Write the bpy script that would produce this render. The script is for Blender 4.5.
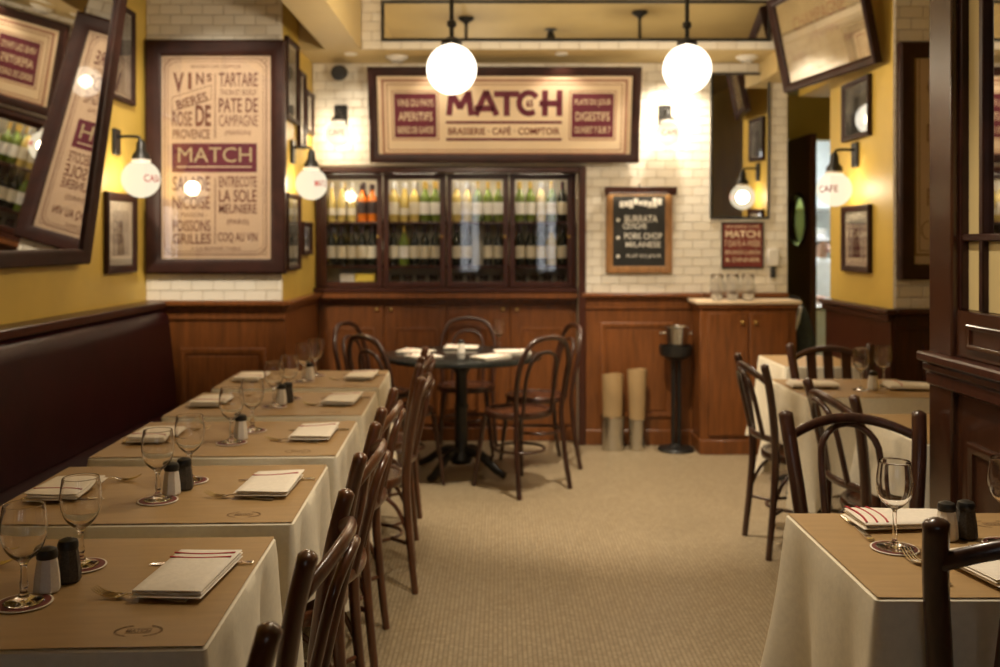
import bpy, bmesh, math, random
from math import sin, cos, pi, radians, sqrt
from mathutils import Vector, Matrix

random.seed(7)
for o in list(bpy.data.objects):
    bpy.data.objects.remove(o, do_unlink=True)
scene = bpy.context.scene
COL = scene.collection

# ------------------------------------------------------------------ camera, world, daylight, exposure
CAM_H = 1.45
cd = bpy.data.cameras.new('camera'); cam = bpy.data.objects.new('camera', cd); COL.objects.link(cam)
cam.location = (0, 0, CAM_H); cam.rotation_euler = (pi/2, 0, 0)
cd.sensor_width = 36.0; cd.lens = 35.0; cd.shift_y = -0.0905
cd.clip_start = 0.05; cd.clip_end = 60
cd.dof.use_dof = True; cd.dof.focus_distance = 2.15; cd.dof.aperture_fstop = 3.0
scene.camera = cam

world = bpy.data.worlds.new('world'); scene.world = world; world.use_nodes = True
bgn = world.node_tree.nodes['Background']
bgn.inputs[0].default_value = (0.93, 0.96, 1.0, 1); bgn.inputs[1].default_value = 3.5

# daylight enters by the narrow street windows behind the camera (world light)
vs = scene.view_settings
vs.view_transform = 'Standard'; vs.look = 'None'; vs.gamma = 1.0; vs.exposure = 0.10
vs.use_curve_mapping = False
PEND_L, SCON_L = 3.6, 1.15          # glow of the milk glass
PEND_W, SCON_W = 56.0, 9.5        # bulbs inside the globes
DOWN_W, SPOT_W = 8.0, 300.0  # added downlights under the beam; ceiling spotlights

# ------------------------------------------------------------------ materials
MATS = {}
def nodes_of(name):
    m = bpy.data.materials.new(name); m.use_nodes = True
    nt = m.node_tree
    return m, nt, nt.nodes, nt.links, nt.nodes['Principled BSDF']

def mat(name, col, rough=0.5, metal=0.0, var=0.08, scale=12.0, bump=0.0, coat=0.0, spec=0.5, stretch=(1, 1, 1), dist=0.01, detail=3.0, alt=None):
    """principled material with a procedural colour variation and fine relief"""
    m, nt, N, L, p = nodes_of(name)
    tc = N.new('ShaderNodeTexCoord'); mp = N.new('ShaderNodeMapping'); mp.inputs['Scale'].default_value = stretch
    nz = N.new('ShaderNodeTexNoise'); nz.inputs['Scale'].default_value = scale; nz.inputs['Detail'].default_value = detail
    rp = N.new('ShaderNodeValToRGB')
    c2 = alt if alt else tuple(min(1, c*(1+var)) for c in col)
    c1 = tuple(c*(1-var) for c in col)
    rp.color_ramp.elements[0].position = 0.3; rp.color_ramp.elements[1].position = 0.7
    rp.color_ramp.elements[0].color = (*c1, 1); rp.color_ramp.elements[1].color = (*c2, 1)
    L.new(tc.outputs['Object'], mp.inputs['Vector']); L.new(mp.outputs['Vector'], nz.inputs['Vector'])
    L.new(nz.outputs['Fac'], rp.inputs['Fac']); L.new(rp.outputs['Color'], p.inputs['Base Color'])
    p.inputs['Roughness'].default_value = rough; p.inputs['Metallic'].default_value = metal
    p.inputs['Coat Weight'].default_value = coat; p.inputs['Coat Roughness'].default_value = 0.15
    p.inputs['Specular IOR Level'].default_value = spec
    if bump:
        b = N.new('ShaderNodeBump'); b.inputs['Strength'].default_value = bump; b.inputs['Distance'].default_value = dist
        L.new(nz.outputs['Fac'], b.inputs['Height']); L.new(b.outputs['Normal'], p.inputs['Normal'])
    MATS[name] = m
    return m

def emis(name, col, strength):
    m = bpy.data.materials.new(name); m.use_nodes = True; nt = m.node_tree; nt.nodes.clear()
    e = nt.nodes.new('ShaderNodeEmission'); e.inputs[0].default_value = (*col, 1); e.inputs[1].default_value = strength
    o = nt.nodes.new('ShaderNodeOutputMaterial'); nt.links.new(e.outputs[0], o.inputs[0])
    MATS[name] = m
    return m

def pane_mat(name, base=0.06, tint=(1, 1, 1)):
    """thin flat glass: clear with a fresnel sheen"""
    m = bpy.data.materials.new(name); m.use_nodes = True; nt = m.node_tree; nt.nodes.clear(); N = nt.nodes; L = nt.links
    t = N.new('ShaderNodeBsdfTransparent'); t.inputs[0].default_value = (*tint, 1)
    g = N.new('ShaderNodeBsdfGlossy'); g.inputs['Roughness'].default_value = 0.02
    lw = N.new('ShaderNodeLayerWeight'); lw.inputs[0].default_value = 0.25
    mr = N.new('ShaderNodeMapRange'); mr.inputs[3].default_value = base; mr.inputs[4].default_value = 0.7
    mx = N.new('ShaderNodeMixShader'); o = N.new('ShaderNodeOutputMaterial')
    L.new(lw.outputs['Facing'], mr.inputs[0]); L.new(mr.outputs[0], mx.inputs[0])
    L.new(t.outputs[0], mx.inputs[1]); L.new(g.outputs[0], mx.inputs[2]); L.new(mx.outputs[0], o.inputs[0])
    MATS[name] = m
    return m

def glass_mat(name, col=(1, 1, 1), rough=0.0):
    m = bpy.data.materials.new(name); m.use_nodes = True; nt = m.node_tree; p = nt.nodes['Principled BSDF']
    p.inputs['Base Color'].default_value = (*col, 1); p.inputs['Transmission Weight'].default_value = 1.0
    p.inputs['Roughness'].default_value = rough; p.inputs['IOR'].default_value = 1.45
    MATS[name] = m
    return m

W = 1.0
mat('yellow_paint', (0.62, 0.43, 0.085), 0.5, var=0.10, scale=2.2, bump=0.05)
mat('ceiling_paint', (0.56, 0.43, 0.20), 0.6, var=0.08, scale=1.5)
mat('passage_paint', (0.45, 0.42, 0.20), 0.6, var=0.08, scale=1.5)
mat('white_paint', (0.80, 0.84, 0.84), 0.5, var=0.04)
mat('grout', (0.56, 0.49, 0.38), 0.9, var=0.1, scale=30)
mat('white_tile', (0.82, 0.77, 0.67), 0.18, var=0.05, scale=5, coat=0.3)
mat('white_tile_worn', (0.77, 0.71, 0.60), 0.22, var=0.05, scale=5, coat=0.3)
mat('wainscot_wood', (0.165, 0.054, 0.012), 0.38, var=0.30, scale=9, stretch=(5, 5, 0.5), coat=0.1)
mat('dark_wood', (0.050, 0.014, 0.007), 0.34, var=0.35, scale=10, stretch=(6, 6, 0.6), coat=0.1, spec=0.4)
mat('frame_wood', (0.030, 0.009, 0.006), 0.42, var=0.3, scale=12, coat=0.0, spec=0.3)
mat('chair_wood', (0.10, 0.034, 0.013), 0.28, var=0.35, scale=14, stretch=(4, 4, 0.7), coat=0.4)
mat('chair_wood_dark', (0.045, 0.016, 0.009), 0.30, var=0.35, scale=14, stretch=(4, 4, 0.7), coat=0.4)
mat('seat_wood', (0.09, 0.030, 0.013), 0.25, var=0.3, scale=9, stretch=(1, 5, 1), coat=0.4)
mat('partition_wood', (0.048, 0.016, 0.007), 0.26, var=0.3, scale=12, stretch=(6, 6, 0.5), coat=0.4)
mat('leather', (0.024, 0.0022, 0.0035), 0.38, var=0.25, scale=7, bump=0.12, coat=0.0, spec=0.4)
mat('brass', (0.55, 0.36, 0.12), 0.3, metal=1.0)
mat('black_metal', (0.012, 0.011, 0.010), 0.4, var=0.2, scale=20)
mat('black_stone', (0.020, 0.022, 0.020), 0.16, var=0.4, scale=25)
mat('steel', (0.62, 0.60, 0.56), 0.22, metal=1.0, var=0.05)
mat('cutlery', (0.80, 0.77, 0.72), 0.13, metal=1.0, var=0.04)
mat('cloth', (0.80, 0.73, 0.58), 0.85, var=0.04, scale=60, bump=0.05, spec=0.2)
mat('kraft', (0.36, 0.225, 0.092), 0.55, var=0.07, scale=6, stretch=(1, 8, 1), bump=0.03)
mat('kraft_ink', (0.22, 0.13, 0.055), 0.8, var=0.1)
mat('kraft_roll', (0.40, 0.27, 0.13), 0.6, var=0.1, scale=4)
mat('napkin', (0.84, 0.77, 0.66), 0.85, var=0.04, scale=80, bump=0.08, spec=0.2)
mat('red_thread', (0.42, 0.03, 0.04), 0.8, var=0.1)
mat('coaster_white', (0.80, 0.74, 0.64), 0.7, var=0.03)
mat('coaster_red', (0.15, 0.025, 0.018), 0.7, var=0.15, scale=60)
mat('salt', (0.80, 0.75, 0.66), 0.6, var=0.05, scale=200)
mat('pepper', (0.05, 0.04, 0.03), 0.6, var=0.5, scale=250)
mat('poster_paper', (0.66, 0.48, 0.33), 0.7, var=0.07, scale=3)
mat('sign_paper', (0.76, 0.60, 0.41), 0.7, var=0.05, scale=3)
mat('poster_aged', (0.52, 0.41, 0.24), 0.6, var=0.15, scale=4)
mat('maroon_ink', (0.135, 0.012, 0.030), 0.6, var=0.12)
mat('brown_ink', (0.17, 0.055, 0.035), 0.6, var=0.12)
mat('cream_ink', (0.72, 0.56, 0.38), 0.6, var=0.06)
mat('tan_ink', (0.36, 0.17, 0.11), 0.6, var=0.1)
mat('red_ink', (0.45, 0.03, 0.03), 0.6, var=0.1)
mat('sign_red', (0.17, 0.024, 0.016), 0.5, var=0.15)
mat('slate', (0.018, 0.018, 0.017), 0.6, var=0.5, scale=6)
mat('chalk', (0.78, 0.76, 0.70), 0.9, var=0.15, scale=40)
mat('oak', (0.30, 0.15, 0.055), 0.4, var=0.25, scale=10, stretch=(5, 5, 1), coat=0.2)
mat('mat_board', (0.72, 0.66, 0.54), 0.8, var=0.03)
mat('photo_grey', (0.03, 0.03, 0.03), 0.5, scale=7, detail=2.0, alt=(0.38, 0.36, 0.32))
mat('photo_light', (0.10, 0.095, 0.085), 0.5, scale=6, detail=2.0, alt=(0.55, 0.52, 0.46))
mat('silhouette', (0.02, 0.018, 0.016), 0.6, var=0.3)
mat('plastic_white', (0.75, 0.72, 0.66), 0.4, var=0.03)
mat('dark_plastic', (0.03, 0.03, 0.03), 0.5, var=0.2)
mat('mirror_glass', (0.78, 0.78, 0.76), 0.02, metal=1.0, var=0.01)
mat('cream_glass', (0.60, 0.48, 0.24), 0.12, var=0.12, scale=2.0, stretch=(1, 1, 0.3), coat=0.5)
mat('bottle_dark', (0.010, 0.012, 0.008), 0.08, var=0.2, coat=0.5)
mat('bottle_amber', (0.75, 0.20, 0.02), 0.10, var=0.15, coat=0.4)
mat('bottle_gold', (0.55, 0.42, 0.12), 0.10, var=0.15, coat=0.4)
mat('bottle_green', (0.12, 0.17, 0.025), 0.10, var=0.2, coat=0.4)
mat('label_cream', (0.72, 0.66, 0.52), 0.7, var=0.06)
mat('label_white', (0.80, 0.78, 0.74), 0.7, var=0.04)
mat('label_dark', (0.05, 0.03, 0.03), 0.6, var=0.2)
mat('foil_dark', (0.03, 0.012, 0.014), 0.35, var=0.2)
mat('foil_gold', (0.6, 0.42, 0.12), 0.3, metal=1.0)
mat('foil_silver', (0.7, 0.7, 0.7), 0.3, metal=1.0)
mat('box_yellow', (0.70, 0.52, 0.06), 0.5, var=0.06)
mat('box_white', (0.74, 0.70, 0.62), 0.6, var=0.04)
mat('skin', (0.55, 0.32, 0.22), 0.5, var=0.06)
mat('hair_grey', (0.35, 0.33, 0.31), 0.7, var=0.3, scale=60)
mat('shirt_white', (0.82, 0.84, 0.86), 0.8, var=0.04)
mat('trousers', (0.04, 0.05, 0.07), 0.8, var=0.2)
mat('coat_dark', (0.035, 0.040, 0.030), 0.9, var=0.3, scale=20)
pane_mat('clear_pane', 0.035)
pane_mat('poster_pane', 0.07)
pane_mat('olive_pane', 0.10, (0.75, 0.80, 0.45))
glass_mat('crystal')
def milk_glass(name, col, strength, clear):
    """glowing opal glass that lets part of the bulb's light through"""
    m = bpy.data.materials.new(name); m.use_nodes = True; nt = m.node_tree; nt.nodes.clear(); N = nt.nodes
    e = N.new('ShaderNodeEmission'); e.inputs[0].default_value = (*col, 1); e.inputs[1].default_value = strength
    t = N.new('ShaderNodeBsdfTransparent'); t.inputs[0].default_value = (1, 0.97, 0.92, 1)
    mx = N.new('ShaderNodeMixShader'); mx.inputs[0].default_value = clear; o = N.new('ShaderNodeOutputMaterial')
    nt.links.new(e.outputs[0], mx.inputs[1]); nt.links.new(t.outputs[0], mx.inputs[2]); nt.links.new(mx.outputs[0], o.inputs[0])
    MATS[name] = m
milk_glass('globe_light', (1.0, 0.90, 0.74), PEND_L, 0.4)
milk_glass('sconce_light', (1.0, 0.86, 0.62), SCON_L, 0.4)
def bulb(parent, loc, power, rad, col=(1.0, 0.83, 0.60)):
    l = bpy.data.lights.new('bulb', 'POINT'); l.energy = power; l.color = col; l.shadow_soft_size = rad
    o = bpy.data.objects.new('bulb', l); COL.objects.link(o); o.parent = parent; o.location = loc
emis('strip_light', (1.0, 0.86, 0.62), 40.0)
emis('tube_light', (1.0, 0.86, 0.62), 25.0)
emis('kitchen_light', (0.92, 0.97, 1.0), 13.0)

def floor_material():
    m, nt, N, L, p = nodes_of('mosaic_floor')
    tc = N.new('ShaderNodeTexCoord'); mp = N.new('ShaderNodeMapping'); mp.inputs['Scale'].default_value = (57, 57, 57)
    vo = N.new('ShaderNodeTexVoronoi'); vo.inputs['Scale'].default_value = 1.0; vo.inputs['Randomness'].default_value = 0.06
    L.new(tc.outputs['Object'], mp.inputs['Vector']); L.new(mp.outputs['Vector'], vo.inputs['Vector'])
    gr = N.new('ShaderNodeValToRGB'); gr.color_ramp.elements[0].position = 0.40; gr.color_ramp.elements[1].position = 0.52
    gr.color_ramp.elements[0].color = (1, 1, 1, 1); gr.color_ramp.elements[1].color = (0, 0, 0, 1)
    L.new(vo.outputs['Distance'], gr.inputs['Fac'])
    hsv = N.new('ShaderNodeSeparateColor'); L.new(vo.outputs['Color'], hsv.inputs[0])
    tile = N.new('ShaderNodeValToRGB')
    tile.color_ramp.elements[0].color = (0.40, 0.31, 0.19, 1); tile.color_ramp.elements[1].color = (0.54, 0.43, 0.28, 1)
    L.new(hsv.outputs[0], tile.inputs['Fac'])
    nz = N.new('ShaderNodeTexNoise'); nz.inputs['Scale'].default_value = 1.3; nz.inputs['Detail'].default_value = 4
    L.new(tc.outputs['Object'], nz.inputs['Vector'])
    wear = N.new('ShaderNodeMix'); wear.data_type = 'RGBA'; wear.blend_type = 'MULTIPLY'; wear.inputs[0].default_value = 0.35
    L.new(tile.outputs['Color'], wear.inputs[6]); L.new(nz.outputs['Fac'], wear.inputs[7])
    mx = N.new('ShaderNodeMix'); mx.data_type = 'RGBA'
    mx.inputs[6].default_value = (0.20, 0.15, 0.085, 1)
    L.new(gr.outputs['Color'], mx.inputs[0]); L.new(wear.outputs[2], mx.inputs[7])
    L.new(mx.outputs[2], p.inputs['Base Color'])
    p.inputs['Roughness'].default_value = 0.38
    b = N.new('ShaderNodeBump'); b.inputs['Strength'].default_value = 0.5; b.inputs['Distance'].default_value = 0.002
    L.new(gr.outputs['Color'], b.inputs['Height']); L.new(b.outputs['Normal'], p.inputs['Normal'])
    MATS['mosaic_floor'] = m
floor_material()

# ------------------------------------------------------------------ mesh helpers
class MB:
    def __init__(s): s.v = []; s.f = []
    def add(s, vs_, fs_, M=None):
        o = len(s.v)
        s.v += [tuple(M @ Vector(p)) if M else tuple(p) for p in vs_]
        s.f += [tuple(i+o for i in f) for f in fs_]
        return s
    def box(s, x0, x1, y0, y1, z0, z1, M=None):
        p = [(x0, y0, z0), (x1, y0, z0), (x1, y1, z0), (x0, y1, z0), (x0, y0, z1), (x1, y0, z1), (x1, y1, z1), (x0, y1, z1)]
        return s.add(p, [(3, 2, 1, 0), (4, 5, 6, 7), (0, 1, 5, 4), (1, 2, 6, 5), (2, 3, 7, 6), (3, 0, 4, 7)], M)
    def cbox(s, x0, x1, y0, y1, z0, z1, b=0.004, M=None):
        """box with chamfered edges"""
        bm = bmesh.new()
        bmesh.ops.create_cube(bm, size=1.0)
        for v in bm.verts:
            v.co = Vector(((x0+x1)/2+v.co.x*(x1-x0), (y0+y1)/2+v.co.y*(y1-y0), (z0+z1)/2+v.co.z*(z1-z0)))
        bmesh.ops.bevel(bm, geom=list(bm.edges), offset=b, segments=1, affect='EDGES', clamp_overlap=True)
        bm.verts.index_update()
        s.add([v.co.copy() for v in bm.verts], [[v.index for v in f.verts] for f in bm.faces], M)
        bm.free(); return s
    def loft(s, rings, cap=True, closed=False, M=None):
        n = len(rings[0]); vs_ = [p for r in rings for p in r]; fs_ = []
        R = len(rings)
        for i in range(R if closed else R-1):
            a = i*n; b = ((i+1) % R)*n
            for j in range(n):
                k = (j+1) % n
                fs_.append((a+j, a+k, b+k, b+j))
        if cap and not closed:
            fs_.append(tuple(reversed(range(n)))); fs_.append(tuple(range((R-1)*n, R*n)))
        return s.add(vs_, fs_, M)
    def tube(s, pts, r, n=8, closed=False, flat=1.0, up=None, M=None):
        pts = [Vector(p) for p in pts]; R = len(pts)
        rr = r if hasattr(r, '__len__') else [r]*R
        rings = []; prev = None
        for i, p in enumerate(pts):
            if closed: t = pts[(i+1) % R]-pts[i-1]
            else: t = pts[min(i+1, R-1)]-pts[max(i-1, 0)]
            t.normalize()
            if up is not None: a = Vector(up)
            elif prev is not None: a = prev
            else: a = Vector((0, 0, 1)) if abs(t.z) < 0.9 else Vector((1, 0, 0))
            u = (a - t*a.dot(t))
            if u.length < 1e-6: u = t.orthogonal()
            u.normalize(); w = t.cross(u); prev = u
            rings.append([p + (u*cos(2*pi*k/n) + w*sin(2*pi*k/n)*flat)*rr[i] for k in range(n)])
        return s.loft(rings, True, closed, M)
    def lathe(s, prof, n=24, M=None):
        """profile (r, z) list; r==0 ends become poles"""
        vs_ = []; rows = []
        for r, z in prof:
            if r < 1e-6: rows.append([len(vs_)]); vs_.append((0, 0, z))
            else:
                rows.append(list(range(len(vs_), len(vs_)+n)))
                vs_ += [(r*cos(2*pi*k/n), r*sin(2*pi*k/n), z) for k in range(n)]
        fs_ = []
        for a, b in zip(rows, rows[1:]):
            for k in range(n):
                q = (k+1) % n
                if len(a) == 1 and len(b) == 1: continue
                if len(a) == 1: fs_.append((a[0], b[q], b[k]))
                elif len(b) == 1: fs_.append((a[k], a[q], b[0]))
                else: fs_.append((a[k], a[q], b[q], b[k]))
        return s.add(vs_, fs_, M)
    def prism(s, poly, z0, z1, M=None):
        n = len(poly)
        return s.loft([[(x, y, z0) for x, y in poly], [(x, y, z1) for x, y in poly]], True, False, M)
    def mesh(s, name, smooth=True, ang=38):
        me = bpy.data.meshes.new(name); me.from_pydata(s.v, [], s.f); me.validate(); me.update()
        bm = bmesh.new(); bm.from_mesh(me); bmesh.ops.recalc_face_normals(bm, faces=bm.faces); bm.to_mesh(me); bm.free()
        if smooth:
            me.shade_smooth(); me.set_sharp_from_angle(angle=radians(ang))
        return me
    def build(s, name, m, parent=None, smooth=True, ang=38, loc=None):
        return link(name, s.mesh(name, smooth, ang), m, parent, loc)

def link(name, me, m=None, parent=None, loc=None):
    if m is not None and len(me.materials) == 0: me.materials.append(MATS[m])
    o = bpy.data.objects.new(name, me); COL.objects.link(o)
    if parent: o.parent = parent
    if loc is not None: o.location = loc
    return o

def tag(o, label=None, cat=None, group=None, kind=None):
    if label: o['label'] = label
    if cat: o['category'] = cat
    if group: o['group'] = group
    if kind: o['kind'] = kind
    return o

def thing(name, label, cat, loc=(0, 0, 0), rot=(0, 0, 0), group=None):
    o = bpy.data.objects.new(name, None); COL.objects.link(o); o.empty_display_size = 0.05
    o.location = loc; o.rotation_euler = rot if hasattr(rot, '__len__') else (0, 0, rot)
    return tag(o, label, cat, group)

def children(o): return [c for c in bpy.data.objects if c.parent == o]
def copy_tree(o, parent=None, kids=None):
    c = o.copy(); COL.objects.link(c)
    if parent: c.parent = parent
    for ch in (kids[o] if kids else children(o)): copy_tree(ch, c, kids)
    return c
KIDS = {}
def reg(o):
    """remember a finished thing's tree so that copies are quick"""
    def walk(x):
        KIDS[x] = list(x.children)
        for y in x.children: walk(y)
    bpy.context.view_layer.update(); walk(o); return o
def dup(o, label, loc, rotz=0.0, group=None):
    c = copy_tree(o, None, KIDS); c.location = loc; c.rotation_euler = (0, 0, rotz); c['label'] = label
    if group: c['group'] = group
    return c

def struct(name, mb, m, parent=None, label=None, smooth=False):
    o = mb.build(name, m, parent, smooth)
    if parent is None: o['kind'] = 'structure'
    if label: o['label'] = label
    return o

FONT = {}
def text_mesh(body, w, h, bold=0.0, key=None):
    """mesh of the lettering fitted into w x h, centred, in the xz plane facing -y"""
    cu = bpy.data.curves.new('lettering', 'FONT'); cu.body = body; cu.size = 1.0
    cu.resolution_u = 3; cu.extrude = 0.0; cu.offset = bold; cu.fill_mode = 'FRONT'
    to = bpy.data.objects.new('lettering_tmp', cu); COL.objects.link(to)
    dg = bpy.context.evaluated_depsgraph_get()
    me = bpy.data.meshes.new_from_object(to.evaluated_get(dg))
    bpy.data.objects.remove(to, do_unlink=True); bpy.data.curves.remove(cu)
    xs = [v.co.x for v in me.vertices]; ys = [v.co.y for v in me.vertices]
    x0, x1, y0, y1 = min(xs), max(xs), min(ys), max(ys)
    for v in me.vertices:
        X = (v.co.x-(x0+x1)/2)/(x1-x0)*w; Z = (v.co.y-(y0+y1)/2)/(y1-y0)*h
        v.co = (X, 0, Z)
    me.name = 'lettering'
    return me
def put_text(parent, body, x, z, w, h, m, y=-0.003, bold=0.02, rot=0.0):
    o = link('lettering', text_mesh(body, w, h, bold), m, parent, (x, y, z))
    if rot: o.rotation_euler = (0, rot, 0)
    return o

def frame_mb(w, h, bar, depth, prof=None):
    """picture frame centred on x, bottom at z=0, back at y=0, front towards -y"""
    prof = prof or [(0, 0), (0, -depth*0.8), (bar*0.15, -depth), (bar*0.5, -depth*0.92), (bar*0.85, -depth*0.7), (bar, -depth*0.55), (bar, 0)]
    mb = MB(); rings = []
    for (cx, cz, sx, sz) in ((-w/2, 0, 1, 1), (w/2, 0, -1, 1), (w/2, h, -1, -1), (-w/2, h, 1, -1)):
        rings.append([(cx+sx*d, y, cz+sz*d) for d, y in prof])
    mb.loft(rings, cap=False, closed=True)
    return mb
def rect_mb(x0, x1, z0, z1, y, t=0.001):
    return MB().box(x0, x1, y-t, y, z0, z1)
def outline_mb(x0, x1, z0, z1, t, y, d=0.001):
    mb = MB()
    mb.box(x0, x1, y-d, y, z0, z0+t); mb.box(x0, x1, y-d, y, z1-t, z1)
    mb.box(x0, x0+t, y-d, y, z0+t, z1-t); mb.box(x1-t, x1, y-d, y, z0+t, z1-t)
    return mb
ORD = ['first', 'second', 'third', 'fourth', 'fifth', 'sixth']

# ------------------------------------------------------------------ room shell
XL, YP, YB, XR, ZC, ZS = -2.20, 6.05, 7.0, 2.15, 3.22, 2.745
PX = -1.352                      # inner side of the poster pillar
RAIL = 1.09
struct('floor', MB().box(-2.4, 5.2, -3.6, 11.2, -0.08, 0), 'mosaic_floor', label='beige penny mosaic floor')
struct('ceiling', MB().box(-2.4, 3.3, -3.6, 7.3, ZC, ZC+0.1), 'ceiling_paint')
wl = struct('wall_left', MB().box(XL-0.15, XL, -3.6, YP, 0, ZC), 'yellow_paint', label='ochre yellow painted wall above the banquette')
# poster pillar: tiled face, yellow side
pil = struct('wall_pillar', MB().box(XL-0.15, PX, YP, YB+0.6, 0, ZC), 'yellow_paint', label='yellow pillar side lined with small frames')
pf = struct('wall_pillar_face', MB().box(XL, PX-0.0005, YP-0.006, YP-0.0005, RAIL, ZC-0.002), 'grout', label='white subway tile face of the poster pillar')
# back wall: tile part beside the bottle cabinet and band above it
CX0, CX1 = PX+0.002, 0.565       # bottle cabinet recess
wb = struct('wall_back', MB().box(CX1, 2.07, YB, YB+0.55, 0, ZS).box(CX0, CX1, YB, YB+0.45, 2.0, ZS).box(CX0, CX1, YB+0.45, YB+0.55, 0, ZS), 'grout', label='white subway tile back wall')
# cross beam with coffer face, and left soffit beam
struct('beam_cross', MB().box(PX, 1.86, 6.52, YB, ZS, ZC).box(1.86, 2.15, 6.52, YB, 2.60, ZC), 'ceiling_paint', label='dropped beam across the back of the room')
struct('beam_side', MB().box(-1.17, -0.93, 2.2, 6.519, ZS, ZC), 'ceiling_paint', label='lower ceiling beam running along the banquette side')
bf = struct('wall_beam_face', MB().box(-0.93, 1.855, 6.512, 6.5195, ZS+0.001, ZC-0.001), 'grout', label='white tile face of the dropped beam')
# right pillar, header over the passage, niche
struct('wall_right_pillar', MB().box(XR, 3.1, 5.32, 6.33, 0, ZC), 'yellow_paint', label='yellow pillar side beside the kitchen passage')
rf = struct('wall_right_face', MB().box(XR+0.0005, 3.1, 5.3135, 5.3195, RAIL, ZC-0.002), 'grout', label='white tile face of the pillar behind the partition')
struct('wall_header', MB().box(XR, 2.4, 6.331, 7.0, 2.50, ZC), 'yellow_paint')
struct('wall_niche', MB().box(3.1, 3.25, -3.6, 6.33, 0, ZC), 'yellow_paint')
# front wall with the street windows, behind the camera
fw = MB().box(-2.4, 3.3, -3.6, -3.45, 0, 0.9).box(-2.4, 3.3, -3.6, -3.45, 2.6, ZC)
for a, b in ((-2.4, -0.75), (-0.35, 0.65), (1.05, 3.3)): fw.box(a, b, -3.6, -3.45, 0.9, 2.6)
struct('wall_front', fw, 'dark_wood')
for i, (a, b) in enumerate(((-0.75, -0.35), (0.65, 1.05))):
    w_ = struct('window_%d' % (i+1), MB().box(a, b, -3.53, -3.52, 0.9, 2.6), 'clear_pane')
    f_ = MB()
    for x in (a, (a+b)/2-0.02, b-0.04): f_.box(x, x+0.04, -3.56, -3.49, 0.9, 2.6)
    for z in (0.9, 2.1, 2.56): f_.box(a, b, -3.56, -3.49, z, z+0.04)
    struct('window_frame', f_, 'dark_wood', w_)
# passage and kitchen
struct('wall_passage', MB().box(2.0, 2.07, YB+0.551, 8.0, 0, 2.75).box(3.9, 4.0, 6.33, 8.0, 0, 2.75).box(3.1, 4.0, 6.2, 6.33, 0, 2.75), 'passage_paint')
struct('ceiling_passage', MB().box(2.16, 4.0, 6.34, 7.0, 2.66, 2.75).box(2.0, 4.0, 7.001, 8.1, 2.66, 2.75), 'passage_paint')
struct('wall_passage_end', MB().box(2.0, 2.33, 8.0, 8.1, 0, 2.66).box(3.3, 4.0, 8.0, 8.1, 0, 2.66).box(2.33, 3.3, 8.0, 8.1, 2.30, 2.66), 'yellow_paint', label='yellow wall around the kitchen doorway')
struct('wall_kitchen', MB().box(1.9, 2.0, 8.1, 11.1, 0, 2.75).box(4.9, 5.0, 8.1, 11.1, 0, 2.75).box(1.9, 5.0, 11.0, 11.1, 0, 2.75).box(4.0, 5.0, 8.0, 8.1, 0, 2.75), 'white_paint')
struct('ceiling_kitchen', MB().box(1.9, 5.0, 8.1, 11.1, 2.75, 2.83), 'white_paint')

# subway tiles, one object each, as children of their wall
TW, TH, TG = 0.132, 0.0635, 0.004
_tm = {}
def tile_mesh(w, h, m):
    k = (round(w, 3), round(h, 3), m)
    if k not in _tm:
        me = MB().cbox(-w/2, w/2, -0.008, 0, -h/2, h/2, 0.0025).mesh('tile', False)
        me.materials.append(MATS[m]); _tm[k] = me
    return _tm[k]
def tile_area(parent, x0, x1, z0, z1, y, holes=(), m='white_tile', rnd=None, zbase=RAIL):
    n = 0
    k0 = int((z0-zbase)//TH)
    k = k0
    while zbase+k*TH < z1-0.005:
        za, zb = max(zbase+k*TH, z0), min(zbase+(k+1)*TH, z1)
        off = (k % 2)*TW/2
        i = math.floor((x0-off)/TW)
        while i*TW+off < x1-0.005:
            xa, xb = max(i*TW+off, x0), min((i+1)*TW+off, x1)
            i += 1
            if xb-xa < 0.012 or zb-za < 0.012: continue
            if any(xa > h[0] and xb < h[1] and za > h[2] and zb < h[3] for h in holes): continue
            mm = 'white_tile' if random.random() < 0.75 else 'white_tile_worn'
            o = link('tile', tile_mesh(xb-xa-TG, zb-za-TG, mm), None, parent, ((xa+xb)/2, y, (za+zb)/2))
            n += 1
        k += 1
    return n
n1 = tile_area(pf, XL+0.003, PX-0.001, RAIL, 3.05, YP-0.006, holes=[(XL-1, PX+1, 1.33, 2.66)])
n2 = tile_area(wb, CX1+0.002, 2.068, RAIL, ZS-0.002, YB, holes=[(0.83, 1.21, 1.4, 1.82), (1.53, 1.91, 1.66, 2.64)])
n2 += tile_area(wb, CX0, CX1+0.002, 2.01, ZS-0.002, YB, holes=[(-0.86, 0.9, 2.10, 2.64)])
n3 = tile_area(bf, -0.928, 1.853, ZS+0.003, 3.12, 6.512, holes=[(-0.74, 1.76, 2.84, 3.3)])
n4 = tile_area(rf, XR+0.003, 2.75, RAIL, 2.98, 5.3135, holes=[(2.25, 3.0, 1.35, 2.55)])
print('tiles', n1, n2, n3, n4)

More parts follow.
